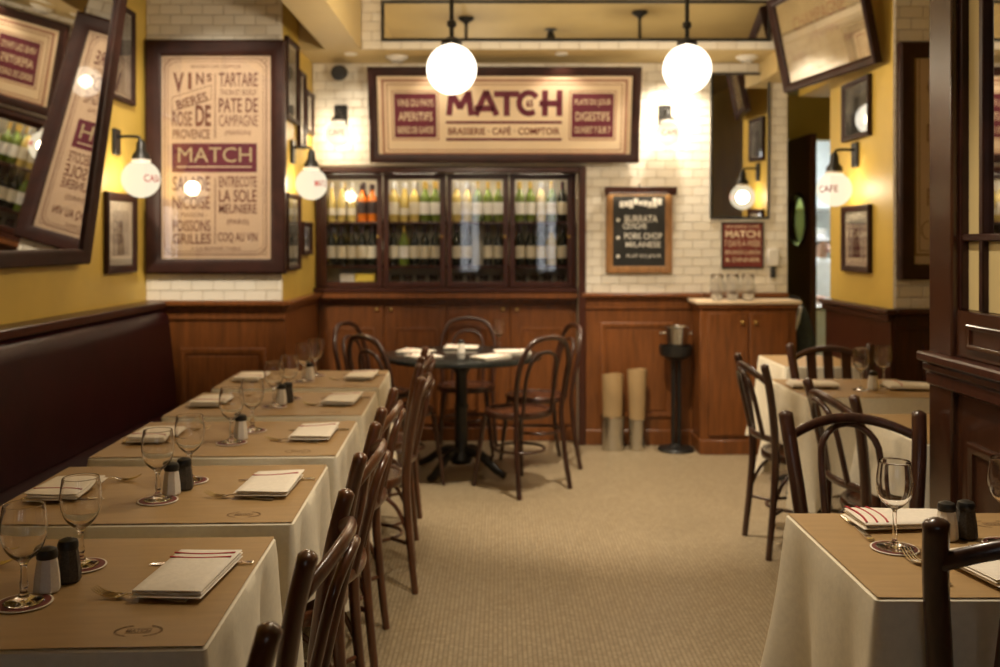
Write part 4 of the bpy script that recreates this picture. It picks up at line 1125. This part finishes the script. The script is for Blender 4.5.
def globe_text(parent, body, r, yawc, w, h):
    me = text_mesh(body, w, h, 0.01)
    bm = bmesh.new(); bm.from_mesh(me)
    bmesh.ops.subdivide_edges(bm, edges=[e for e in bm.edges if e.calc_length() > 0.015], cuts=2)
    bm.to_mesh(me); bm.free()
    for v in me.vertices:
        a = yawc+v.co.x/r; e = v.co.z/r
        v.co = (r*sin(a)*cos(e), -r*cos(a)*cos(e), r*sin(e))
    return link('lettering', me, 'red_ink', parent)
def sconce(label, loc, rz, arm=0.15, r=0.105, yawc=0.0, text='CAFE', drop=0.10, lamp='sconce_light'):
    """wall sconce facing -y locally: back plate, arm, socket, printed globe; loc on the wall at arm height"""
    t = thing('wall_sconce', label, 'lamp', loc, rz)
    MB().cbox(-0.045, 0.045, -0.020, -0.0005, -0.075, 0.075, 0.005).build('back_plate', 'black_metal', t)
    MB().tube(bez([(0, -0.018, 0.03), (0, -arm*0.6, 0.032), (0, -arm+0.012, 0.026), (0, -arm, 0.0)], 5), 0.009, 9).build('arm', 'black_metal', t, ang=60)
    MB().lathe([(0, 0.015), (0.016, 0.012), (0.024, -0.005), (0.028, -drop*0.5), (0.047, -drop*0.75), (0.050, -drop-0.002), (0, -drop-0.002)], 20, Matrix.Translation((0, -arm, 0.0))).build('socket', 'black_metal', t)
    zc = -drop-0.012-r*0.93
    g = uv_sphere(r, 36, 22).build('globe', lamp, t, ang=80, loc=(0, -arm, zc)); bulb(t, (0, -arm, zc), SCON_W, 0.05)
    MB().lathe([(0.052, -0.016), (0.054, -0.014), (0.054, -0.001), (0.052, 0.0)], 24, Matrix.Translation((0, -arm, -drop))).build('collar', 'plastic_white', t)
    globe_text(g, text, r+0.002, yawc, 0.120, 0.042)
    return t
sconce('globe wall sconce on yellow wall above the banquette, beside the leaning mirror', (XL, 5.55, left_wall_z(142, 5.55)), pi/2, 0.15, 0.107, radians(-30), 'CASA')
sconce('globe wall sconce on the pillar side beside the menu poster', (PX, 6.30, left_wall_z(152, 6.3)), pi/2, 0.13, 0.103, radians(-35), 'MATCH')
sconce('globe wall sconce on yellow pillar beside the kitchen passage', (XR, 5.86, left_wall_z(155, 5.86)), -pi/2, 0.135, 0.103, radians(50), 'CAFE')
def back_sconce(label, px, py):
    x = (px-500)*6.85/972
    sconce(label, (x, YB-0.009, left_wall_z(py, 6.9)), 0.0, 0.13, 0.088, 0.0, 'CAFE', 0.05)
back_sconce('small globe wall sconce on white tiles between the pillar and the MATCH sign', 338, 114)
back_sconce('small globe wall sconce on white tiles above the chalkboard', 668, 114)

# ------------------------------------------------------------------ chalkboard with its lamp bar
ck = thing('chalkboard', 'wood-framed chalkboard with white handwriting on the tiled wall', 'chalkboard', ((638.5-500)*7/972, YB-0.0095, left_wall_z(273, 7)), (radians(1.0), 0, 0))
s7 = 7/972.0; CW, CH = 66*s7, 84*s7
frame_mb(CW, CH, 0.050, 0.026).build('frame', 'oak', ck)
MB().box(-CW/2+0.04, CW/2-0.04, -0.012, -0.003, 0.04, CH-0.04).build('slate', 'slate', ck, False)
MB().cbox(-CW/2-0.015, CW/2+0.025, -0.072, -0.0275, CH-0.031, CH+0.012, 0.005).cbox(-CW/2-0.015, CW/2+0.025, -0.072, -0.062, CH-0.046, CH-0.0315, 0.003).build('top_bar', 'dark_wood', ck)
MB().tube([(0, -0.03, CH+0.012), (0, -0.02, CH+0.03), (0, -0.002, CH+0.03)], 0.006, 8).build('hanger', 'black_metal', ck)
def chalk(body, cx, cz, w, h, b=0.01): put_text(ck, body, cx, cz, w, h, 'chalk', -0.0128, b)
chalk('BURRATA', 0.015, CH*0.645, 0.235, 0.050, 0.015); chalk('CEVICHE', -0.03, CH*0.56, 0.17, 0.042, 0.012)
chalk('PORK CHOP', 0.03, CH*0.44, 0.27, 0.046, 0.015); chalk('MILANESE', 0.03, CH*0.34, 0.25, 0.040, 0.012); chalk('PLAT DU JOUR', 0.035, CH*0.20, 0.25, 0.030, 0.005)
for zz in (0.63, 0.42, 0.20): MB().lathe([(0, 0), (0.014, 0), (0.013, 0.001), (0, 0.001)], 8, Matrix.Translation((-0.15, -0.0122, CH*zz)) @ Matrix.Rotation(pi/2, 4, 'X')).build('chalk_mark', 'chalk', ck)
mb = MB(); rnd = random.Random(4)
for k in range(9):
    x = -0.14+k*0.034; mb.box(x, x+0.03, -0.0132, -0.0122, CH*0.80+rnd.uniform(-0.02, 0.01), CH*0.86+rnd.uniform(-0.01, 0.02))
mb.build('chalk_glow_heading', 'chalk', ck, False)  # chalk-white heading blocks, also standing in for the lamp's bright patch
# small lamp tube fixed behind the bar
MB().tube([(-CW/2+0.02, -0.0335, CH-0.037), (CW/2-0.02, -0.0335, CH-0.037)], 0.005, 8).build('lamp_tube', 'tube_light', ck)

# red enamel sign, wall box, speaker
rs = thing('notice_sign', 'small red MATCH opening-hours sign under the tall narrow mirror', 'sign', ((742-500)*s7, YB-0.0095, left_wall_z(268.5, 7)))
RW, RH = 42*s7, 46.5*s7
frame_mb(RW, RH, 0.012, 0.014).build('frame', 'black_metal', rs)
MB().box(-RW/2+0.008, RW/2-0.008, -0.008, -0.002, 0.008, RH-0.008).build('panel', 'sign_red', rs, False)
for (tx, f, w, h, b) in (('BRASSERIE CAFE', 0.90, 0.24, 0.018, 0), ('MATCH', 0.74, 0.25, 0.052, 0.03), ('7 DAYS A WEEK', 0.54, 0.26, 0.045, 0.0), ('BRUNCH LUNCH', 0.35, 0.25, 0.030, 0.01), ('& DINNER', 0.19, 0.25, 0.030, 0.01)):
    put_text(rs, tx, 0, RH*f, w, h, 'cream_ink', -0.0088, b)
wbx = thing('wall_phone', 'small white wall box beside the red sign', 'intercom', ((772-500)*s7, YB-0.0095, left_wall_z(266, 7)))
MB().cbox(-0.042, 0.042, -0.035, -0.0005, 0.0, 0.125, 0.008).build('housing', 'plastic_white', wbx)
MB().cbox(-0.018, 0.018, -0.030, -0.0005, -0.085, -0.012, 0.004).build('socket', 'dark_plastic', wbx)
MB().tube([(0, -0.015, -0.013), (0.004, -0.018, -0.006), (0, -0.018, 0.001)], 0.004, 6).build('cord', 'dark_plastic', wbx)
spk = thing('wall_speaker', 'small black speaker high on the tiled wall near the pillar', 'speaker', ((340.5-500)*6.95/972, YB-0.009, left_wall_z(73, 6.95)))
MB().tube([(0, -0.0005, 0), (0, -0.05, 0)], 0.018, 10).build('bracket', 'black_metal', spk)
MB().lathe([(0, 0), (0.045, 0), (0.055, 0.015), (0.055, 0.085), (0.048, 0.10), (0, 0.10)], 20, Matrix.Translation((0, -0.045, 0)) @ Matrix.Rotation(radians(100), 4, 'X')).build('case', 'dark_plastic', spk)
for i, px in enumerate((397, 747)):
    sd = thing('smoke_detector', 'round cream smoke detector under the beam, %s' % ('near the speaker' if i == 0 else 'near the tall mirror'), 'detector', ((px-500)/972*6.75, 6.75, ZS))
    MB().lathe([(0, -0.040), (0.035, -0.040), (0.055, -0.022), (0.075, -0.012), (0.078, -0.0005), (0, -0.0005)], 24).build('case', 'plastic_white', sd)
    MB().lathe([(0.040, -0.0395), (0.043, -0.039), (0.040, -0.0355)], 20).build('vent_ring', 'dark_plastic', sd)
def spot(parent, loc, aim, power, size, blend=0.6, col=(1.0, 0.86, 0.66), rad=0.03):
    l = bpy.data.lights.new('lamp_beam', 'SPOT'); l.energy = power; l.spot_size = radians(size); l.spot_blend = blend; l.color = col; l.shadow_soft_size = rad
    o = bpy.data.objects.new('lamp_beam', l); COL.objects.link(o); o.parent = parent; o.location = loc
    o.rotation_euler = Vector(aim).to_track_quat('-Z', 'Y').to_euler()
def downlight(label, x, y, z, aim, power, size=95):
    t = thing('added_downlight', label, 'lamp', (x, y, z))  # added to brighten sign and back wall; lens left without glow
    MB().lathe([(0.032, -0.001), (0.045, -0.001), (0.045, -0.008), (0.040, -0.010), (0.032, -0.006)], 24).build('trim_ring', 'plastic_white', t)
    MB().lathe([(0, -0.003), (0.0315, -0.003), (0.0315, -0.0015), (0, -0.0015)], 20).build('lens', 'plastic_white', t)
    spot(t, (0, 0, -0.014), aim, power, size)
for k, (x, lb) in enumerate(((-1.02, 'beside the pillar'), (-0.40, 'over the maroon aperitif block'), (0.42, 'over the maroon digestif block'), (1.22, 'over the chalkboard'))):
    downlight('added downlight washing the wall under the beam, %s' % lb, x, 6.64, ZS, (0, 0.30, -1), DOWN_W*(7.0 if k == 3 else 1.0), 110)
def ceiling_spot(label, x, y, aim, power, size=80):
    t = thing('ceiling_spotlight', label, 'lamp', (x, y, ZC))
    a = Vector(aim).normalized(); M = Matrix.Translation((0, 0, -0.07)) @ Vector((-a.x, -a.y, -a.z)).to_track_quat('Z', 'Y').to_matrix().to_4x4()
    MB().lathe([(0, -0.012), (0.05, -0.008), (0.052, -0.0005), (0, -0.0005)], 20).build('base', 'black_metal', t)
    MB().tube([(0, 0, -0.01), (0, 0, -0.06)], 0.008, 8).build('stem', 'black_metal', t)
    MB().lathe([(0, 0.05), (0.025, 0.045), (0.038, 0.0), (0.045, -0.05), (0.041, -0.05), (0.034, -0.02), (0, -0.02)], 20, M).build('shade', 'black_metal', t)
    MB().lathe([(0, -0.022), (0.033, -0.022), (0.033, -0.024), (0, -0.024)], 16, M).build('bulb', 'strip_light', t)
    spot(t, Vector((0, 0, -0.07))+a*0.055, aim, power, size)
ceiling_spot('small black ceiling spotlight between the two globe pendants', 0.42, 4.94, (0.07, 0.33, -1), SPOT_W, 66)
ceiling_spot('added black ceiling spotlight over the middle of the aisle', 0.45, 2.6, (0.05, 0.1, -1), SPOT_W*0.45)  # extra lamp out of view, added to light the aisle floor
ceiling_spot('added black ceiling spotlight to brighten the tall menu poster', -1.42, 4.0, (-0.33, 2.0, -1.22), 240.0, 44)  # extra lamp added only to lift the poster's brightness

# ------------------------------------------------------------------ sideboard, glasses, bucket stand, paper rolls
sb = thing('sideboard', 'brown wood sideboard with two knobbed doors and pale top', 'cabinet', ((748.5-500)*6.66/972, 6.815, 0))
BW = 102*6.66/972
MB().cbox(-BW/2+0.02, BW/2-0.02, -0.145, 0.14, 0.0, 1.0, 0.004).build('body', 'wainscot_wood', sb)
MB().cbox(-BW/2-0.012, BW/2+0.012, -0.178, 0.14, 1.030, 1.055, 0.005).build('top', 'cream_ink', sb)
MB().cbox(-BW/2+0.005, BW/2-0.005, -0.165, 0.14, 1.001, 1.0295, 0.006).build('cornice', 'wainscot_wood', sb)
MB().cbox(-BW/2+0.012, BW/2-0.012, -0.16, 0.14, 0.0, 0.10, 0.004).build('plinth', 'wainscot_wood', sb)
for s_ in (-1, 1):
    xa, xb = (-BW/2+0.07, -0.006) if s_ < 0 else (0.006, BW/2-0.07)
    d_ = MB().cbox(xa, xb, -0.162, -0.1455, 0.13, 0.97, 0.004).build('door', 'wainscot_wood', sb)
    MB().lathe([(0, 0), (0.008, 0), (0.007, 0.012), (0.013, 0.018), (0, 0.026)], 12, Matrix.Translation((s_*0.045, -0.1625, 0.905)) @ Matrix.Rotation(pi/2, 4, 'X')).build('knob', 'brass', d_)
bg = MB().lathe([(0, 0), (0.028, 0), (0.033, 0.004), (0.048, 0.05), (0.050, 0.09), (0.044, 0.14), (0.038, 0.175), (0.0372, 0.176), (0.0365, 0.175), (0.0425, 0.14), (0.0485, 0.09), (0.0465, 0.05), (0.031, 0.007), (0, 0.007)], 26).mesh('stemless_glass', True, 70); bg.materials.append(MATS['crystal'])
for k in range(3):
    for j in range(2):
        tag(link('stemless_glass', bg, None, None, ((716.5+k*15.5-500)*6.72/972+0.03*j, 6.71+j*0.115, 1.0555)), 'large clear stemless glass grouped on the sideboard', 'glass', 'stemless glasses on the sideboard')

ws = thing('bucket_stand', 'dark floor stand for a wine bucket before the panelled dado', 'stand', ((676-500)*6.80/972, 6.80, 0))
MB().lathe([(0, 0), (0.125, 0), (0.128, 0.008), (0.12, 0.022), (0.05, 0.032), (0.032, 0.05), (0, 0.05)], 32).build('foot', 'black_metal', ws)
for k in range(4): MB().tube([(0.028*cos(k*pi/2+pi/4), 0.028*sin(k*pi/2+pi/4), 0.045), (0.028*cos(k*pi/2+pi/4), 0.028*sin(k*pi/2+pi/4), 0.64)], 0.013, 9).build('rod', 'black_metal', ws)
MB().lathe([(0, 0.635), (0.06, 0.635), (0.11, 0.665), (0.118, 0.70), (0.118, 0.735), (0.110, 0.735), (0.106, 0.70), (0.06, 0.667), (0, 0.664)], 32).build('ring_tray', 'black_metal', ws)
wk = thing('wine_bucket', 'shiny steel wine bucket on the floor stand', 'bucket', ((676-500)*6.80/972, 6.80, 0.6685))
MB().lathe([(0, 0), (0.068, 0), (0.072, 0.004), (0.092, 0.19), (0.098, 0.194), (0.098, 0.200), (0.090, 0.200), (0.087, 0.19), (0.068, 0.008), (0, 0.008)], 36).build('body', 'steel', wk)
for s_ in (-1, 1): MB().tube([(s_*0.085, 0.012, 0.15), (s_*0.105, 0.02, 0.155), (s_*0.112, 0, 0.14), (s_*0.105, -0.02, 0.155), (s_*0.085, -0.012, 0.15)], 0.006, 8).build('handle', 'steel', wk)
for i, (px, w, ht, hp, lb) in enumerate(((612.5, 0.085, 0.520, 0.235, 'wider'), (637.0, 0.064, 0.555, 0.215, 'slimmer'))):
    x = (px-500)*6.83/972
    t = thing('steel_pot', '%s brushed steel cylinder pot standing on the mosaic floor' % lb, 'pot', (x, 6.83, 0))
    MB().lathe([(0, 0), (w-0.012, 0), (w-0.008, 0.004), (w, hp), (w-0.004, hp), (w-0.012, 0.006), (0, 0.006)], 32).build('pot_wall', 'steel', t)
    MB().lathe([(w-0.0005, hp-0.008), (w+0.003, hp-0.006), (w+0.003, hp+0.002), (w-0.004, hp+0.002)], 32).build('rim', 'steel', t)
    t = thing('kraft_paper_roll', 'rolled brown kraft paper standing in the %s steel pot' % lb, 'paper roll', (x, 6.83, 0.0065))
    pts = []
    for k in range(90):
        a = k*0.35; r = (w-0.007)*(1-0.006*k*0.5)
        pts.append((a, r))
    mb = MB(); vs_ = []; fs_ = []
    for k, (a, r) in enumerate(pts):
        f = 0.0
        for z, q in ((0.0, 0.84), (ht, 1.27 if i else 0.99)): vs_.append((r*q*cos(a), r*q*sin(a), z+(0.004*sin(k*0.7) if z else 0)))
    for k in range(len(pts)-1): fs_.append((2*k, 2*k+2, 2*k+3, 2*k+1))
    mb.add(vs_, fs_); ro = mb.build('rolled_sheet', 'kraft_roll', t, ang=70)
    mb = MB(); mb.lathe([(0, ht-0.03), ((w-0.007)*0.70, ht-0.03), ((w-0.007)*0.70, ht-0.032), (0, ht-0.032)], 20); mb.build('inner_sheets', 'kraft_roll', t)

# dark coat hanging behind the sideboard corner
ct = thing('coat', 'dark jacket with pale lining hung beside the sideboard', 'coat', (2.145, 6.86, 0.42))
rings = []
for z, rx, ry, ox in ((0.0, 0.075, 0.055, 0.02), (0.15, 0.085, 0.06, 0.015), (0.35, 0.080, 0.055, 0.0), (0.50, 0.060, 0.05, -0.02), (0.58, 0.035, 0.035, -0.03), (0.61, 0.012, 0.012, -0.03)):
    rings.append([(ox+rx*cos(a)*(1+0.12*sin(5*a)), ry*sin(a)*(1+0.12*sin(4*a)), z) for a in [2*pi*k/24 for k in range(24)]])
MB().loft(rings).build('jacket', 'coat_dark', ct, ang=60)
MB().tube([(-0.085, -0.045, 0.40), (-0.06, -0.055, 0.50), (-0.035, -0.04, 0.585)], [0.010, 0.016, 0.012], 8).build('lining', 'label_white', ct)
MB().tube([(-0.03, 0, 0.60), (-0.03, 0.02, 0.64), (-0.06, 0.10, 0.65), (-0.075, 0.139, 0.65)], 0.005, 6).build('hook', 'black_metal', ct)

# ------------------------------------------------------------------ partition of wood and glass
pt_ = thing('glazed_partition', 'dark wood partition with cream glass panes beside the street-side table', 'partition', (1.42, 2.4, 0))
y0, y1 = -0.75, 0.82          # local extent along y; far end at y=3.2
MB().cbox(0.0, 0.10, 0.66, y1, 0.0, ZC-0.003, 0.006).build('post', 'partition_wood', pt_)
MB().cbox(0.0, 0.10, y0, y0+0.16, 0.0, ZC-0.003, 0.006).build('post', 'partition_wood', pt_)
MB().box(0.02, 0.08, y0+0.161, 0.659, 0.0, 0.98).build('lower_panel', 'partition_wood', pt_, False)
MB().cbox(-0.035, 0.115, y0-0.01, y1+0.02, 1.062, 1.092, 0.006).cbox(-0.02, 0.105, y0-0.005, y1+0.01, 1.030, 1.061, 0.008).cbox(-0.010, 0.102, y0, y1+0.003, 0.985, 1.029, 0.006).build('ledge', 'dark_wood', pt_)
MB().cbox(0.015, 0.085, y0+0.161, 0.659, 1.093, 1.24, 0.004).build('rail', 'partition_wood', pt_)
f = frame_mb(1.15, 0.075, 0.014, 0.010).build('rail_moulding', 'partition_wood', pt_); f.rotation_euler = (0, 0, -pi/2); f.location = (0.0145, 0.0, 1.125)
for (ya, yb) in ((0.02, 0.58), (-0.57, -0.03)):
    f = frame_mb(yb-ya, 0.68, 0.03, 0.014).build('panel_moulding', 'partition_wood', pt_); f.rotation_euler = (0, 0, -pi/2); f.location = (0.0195, (ya+yb)/2, 0.16)
MB().cbox(0.015, 0.085, y0+0.161, 0.659, 3.0, 3.10, 0.004).build('rail', 'partition_wood', pt_)
cols = [0.659, 0.53, 0.17, -0.19, -0.589]
for k in range(1, 4): MB().cbox(0.028, 0.072, cols[k]-0.014, cols[k]+0.014, 1.241, 2.999, 0.004).build('mullion', 'frame_wood', pt_)
MB().cbox(0.026, 0.074, y0+0.162, 0.658, 1.455, 1.478, 0.004).build('mullion', 'frame_wood', pt_)
MB().cbox(0.024, 0.076, 0.640, 0.6585, 1.241, 2.999, 0.003).build('mullion', 'frame_wood', pt_)
for k in range(4):
    a, b = cols[k+1]+0.0145, cols[k]-0.0145-(0.005 if k == 0 else 0)
    MB().box(0.046, 0.054, a, b, 1.242, 1.4545).build('pane', 'cream_glass', pt_, False)
    MB().box(0.046, 0.054, a, b, 1.4785, 2.998).build('pane', 'cream_glass' if k == 0 else 'mirror_glass', pt_, False)

# ------------------------------------------------------------------ kitchen doorway, door with porthole, person
dl = thing('door_1', 'dark wood kitchen door standing open, round window in it', 'door', (2.335, 7.995, 0), (0, 0, radians(-88)))
dl['kind'] = 'structure'; del dl['category']
DW = 0.62
mb = MB(); n = 32; cz, cr, cxp = 1.63, 0.20, 0.33
outer = []
for k in range(n):
    a = 2*pi*k/n; ca, sa = cos(a), sin(a)
    t = min((DW-cxp if ca > 0 else cxp)/max(abs(ca), 1e-6), (2.28-cz if sa > 0 else cz)/max(abs(sa), 1e-6))
    outer.append((cxp+ca*t, cz+sa*t))
# snap the four corners
for cxn, czn in ((0, 0), (DW, 0), (DW, 2.28), (0, 2.28)):
    q = min(range(n), key=lambda i: (outer[i][0]-cxn)**2+(outer[i][1]-czn)**2); outer[q] = (cxn, czn)
inner = [(cxp+cr*cos(2*pi*k/n), cz+cr*sin(2*pi*k/n)) for k in range(n)]
mb.loft([[(x, 0, z) for x, z in outer], [(x, 0, z) for x, z in inner], [(x, 0.045, z) for x, z in inner], [(x, 0.045, z) for x, z in outer]], cap=False, closed=True)
mb.build('leaf', 'dark_wood', dl, ang=30)
MB().lathe([(0, 0.018), (cr-0.001, 0.018), (cr-0.001, 0.026), (0, 0.026)], 32, Matrix.Translation((cxp, 0.045, cz)) @ Matrix.Rotation(pi/2, 4, 'X')).build('porthole_glass', 'olive_pane', dl)
MB().tube([(cxp+(cr+0.008)*cos(2*pi*k/32), -0.006, cz+(cr+0.008)*sin(2*pi*k/32)) for k in range(32)], 0.012, 8, closed=True).build('porthole_ring', 'frame_wood', dl)
kl = thing('kitchen_light', 'bright white ceiling panel lamp in the kitchen', 'lamp', (3.2, 9.4, 2.75))
MB().box(-0.6, 0.6, -0.6, 0.6, -0.03, -0.002).build('diffuser', 'kitchen_light', kl, False)
MB().box(-0.63, 0.63, -0.63, -0.601, -0.035, -0.002).box(-0.63, 0.63, 0.601, 0.63, -0.035, -0.002).build('housing', 'plastic_white', kl, False)
ksh = thing('kitchen_shelf', 'steel kitchen shelf rack on the white back wall', 'shelf', (3.3, 10.8, 0))
for z in (0.9, 1.35, 1.8): MB().cbox(-0.7, 0.7, -0.25, 0.18, z, z+0.03, 0.004).build('shelf_board', 'steel', ksh)
for x in (-0.68, 0.68): MB().box(x-0.02, x+0.02, -0.24, -0.20, 0, 2.0).build('upright', 'steel', ksh, False)
for k in range(6):
    tb = thing('storage_tub', 'white storage tub on the kitchen shelf rack', 'tub', (2.78+k % 3*0.36, 10.75, 1.3805 if k < 3 else 0.9305), group='tubs on the kitchen rack')
    MB().lathe([(0, 0), (0.09, 0), (0.11, 0.2), (0.10, 0.205), (0, 0.205)], 20).build('tub_body', 'plastic_white', tb)
    MB().lathe([(0.114, 0.2055), (0.114, 0.225), (0, 0.228), (0, 0.2055)], 20).build('lid', 'box_white', tb)
kc = thing('kitchen_counter', 'pale steel kitchen counter inside the doorway', 'counter', (2.75, 8.75, 0))
MB().cbox(-0.42, 0.42, -0.25, 0.25, 0.0, 0.86, 0.006).build('body', 'white_paint', kc)
MB().cbox(-0.44, 0.44, -0.27, 0.27, 0.861, 0.90, 0.006).build('worktop', 'steel', kc)

def person():
    t = thing('person', 'person in white shirt with grey hair standing in the bright kitchen', 'person', (3.10, 9.50, 0), (0, 0, radians(20)))
    J = {'pelvis': (0, 0, 0.84), 'belly': (0, -0.01, 0.98), 'chest': (0, -0.03, 1.16), 'neck': (0, -0.04, 1.29), 'nk2': (0, -0.055, 1.345),
         'head': (0, -0.065, 1.42), 'crown': (0, -0.06, 1.50),
         'shl': (0.17, -0.03, 1.235), 'ell': (0.23, -0.06, 0.98), 'wrl': (0.19, -0.26, 0.92), 'hl': (0.175, -0.33, 0.925),
         'shr': (-0.17, -0.03, 1.235), 'elr': (-0.23, -0.06, 0.98), 'wrr': (-0.19, -0.26, 0.92), 'hr': (-0.175, -0.33, 0.925),
         'hil': (0.09, 0, 0.80), 'knl': (0.10, -0.01, 0.44), 'anl': (0.10, 0.02, 0.08), 'tol': (0.11, -0.15, 0.035),
         'hir': (-0.09, 0, 0.80), 'knr': (-0.10, -0.01, 0.44), 'anr': (-0.10, 0.02, 0.08), 'tor': (-0.11, -0.15, 0.035)}
    Rr = {'pelvis': (0.15, 0.105), 'belly': (0.145, 0.105), 'chest': (0.165, 0.115), 'neck': (0.075, 0.065), 'nk2': (0.055, 0.055), 'head': (0.075, 0.092), 'crown': (0.055, 0.065),
          'shl': 0.065, 'ell': 0.047, 'wrl': 0.030, 'hl': 0.036, 'hil': 0.090, 'knl': 0.060, 'anl': 0.042, 'tol': 0.035}
    E = [('pelvis', 'belly'), ('belly', 'chest'), ('chest', 'neck'), ('neck', 'nk2'), ('nk2', 'head'), ('head', 'crown')]
    for s_ in 'lr': E += [('chest', 'sh'+s_), ('sh'+s_, 'el'+s_), ('el'+s_, 'wr'+s_), ('wr'+s_, 'h'+s_), ('pelvis', 'hi'+s_), ('hi'+s_, 'kn'+s_), ('kn'+s_, 'an'+s_), ('an'+s_, 'to'+s_)]
    vs_ = list(J.values()); idx = {k: i for i, k in enumerate(J)}; rad = []
    for k in J:
        r = Rr.get(k) or Rr.get(k[:-1]+'l'); rad.append(r if hasattr(r, '__len__') else (r, r))
    es = [(idx[a], idx[b]) for a, b in E]
    for s_, sg_ in (('l', 1), ('r', -1)):       # fingers
        hx, hy, hz = J['h'+s_]
        for f_, (dx, ln) in enumerate(((0.027, 0.070), (0.009, 0.082), (-0.009, 0.076), (-0.026, 0.058))):
            b0 = len(vs_); vs_ += [(hx+dx, hy-0.035, hz), (hx+dx, hy-0.035-ln*0.5, hz-0.008), (hx+dx, hy-0.035-ln, hz-0.03)]; rad += [(0.010, 0.010), (0.009, 0.009), (0.007, 0.007)]
            es += [(idx['h'+s_], b0), (b0, b0+1), (b0+1, b0+2)]
        b0 = len(vs_); vs_ += [(hx-sg_*0.045, hy-0.01, hz-0.005), (hx-sg_*0.060, hy-0.045, hz-0.012)]; rad += [(0.011, 0.011), (0.008, 0.008)]
        es += [(idx['h'+s_], b0), (b0, b0+1)]
    me = bpy.data.meshes.new('body'); me.from_pydata(vs_, es, []); me.update()
    o = bpy.data.objects.new('body', me); COL.objects.link(o)
    mo = o.modifiers.new('skin', 'SKIN'); mo.use_smooth_shade = True
    for i, sv in enumerate(me.skin_vertices[0].data): sv.radius = rad[i]; sv.use_root = (i == 0)
    o.modifiers.new('sub', 'SUBSURF').levels = 2
    dg = bpy.context.evaluated_depsgraph_get(); m2 = bpy.data.meshes.new_from_object(o.evaluated_get(dg)); m2.name = 'body'
    bpy.data.objects.remove(o, do_unlink=True)
    m2.materials.clear()
    for nm in ('skin', 'shirt_white', 'trousers'): m2.materials.append(MATS[nm])
    for p in m2.polygons:
        c = p.center; p.use_smooth = True
        if c.z < 0.86 and abs(c.x) < 0.24 and c.y > -0.19: p.material_index = 2
        elif c.z < 1.315 and c.y > -0.25: p.material_index = 1
        else: p.material_index = 0
    b = link('body', m2, None, t)
    hx, hy, hz = J['head']
    mb = MB()                                   # hair cap open at the face
    for (a0, a1, z0_) in ((0, 2*pi, 0),):
        rg = []
        for q in range(7):
            e = radians(8+q*13.5); rr = cos(e)
            rg.append([(hx+0.084*rr*cos(a), hy+0.012+(0.100 if sin(a) > 0 else 0.092)*rr*sin(a), hz+0.022+(0.02 if sin(a) < -0.3 and q == 0 else (-0.045 if q == 0 else 0))+0.088*sin(e)) for a in [2*pi*k/24 for k in range(24)]])
        mb.loft(rg)
    mb.build('hair', 'hair_grey', t, ang=70)
    for s_ in (-1, 1):
        MB().lathe([(0, -0.010), (0.008, -0.006), (0.010, 0), (0.008, 0.006), (0, 0.010)], 12, Matrix.Translation((s_*0.030, hy-0.084, hz+0.012))).build('eye', 'dark_plastic', t)
        MB().tube([(s_*0.080, hy+0.012, hz+0.02), (s_*0.088, hy+0.020, hz), (s_*0.080, hy+0.012, hz-0.022)], [0.006, 0.010, 0.006], 8).build('ear', 'skin', t)
    MB().tube([(0, hy-0.090, hz+0.012), (0, hy-0.112, hz-0.018), (0, hy-0.095, hz-0.026)], [0.007, 0.012, 0.008], 8).build('nose', 'skin', t)
    MB().tube([(-0.022, hy-0.088, hz-0.046), (0, hy-0.096, hz-0.047), (0.022, hy-0.088, hz-0.046)], [0.003, 0.006, 0.003], 8).build('mouth', 'red_thread', t)
person()
print('objects', len(bpy.data.objects))
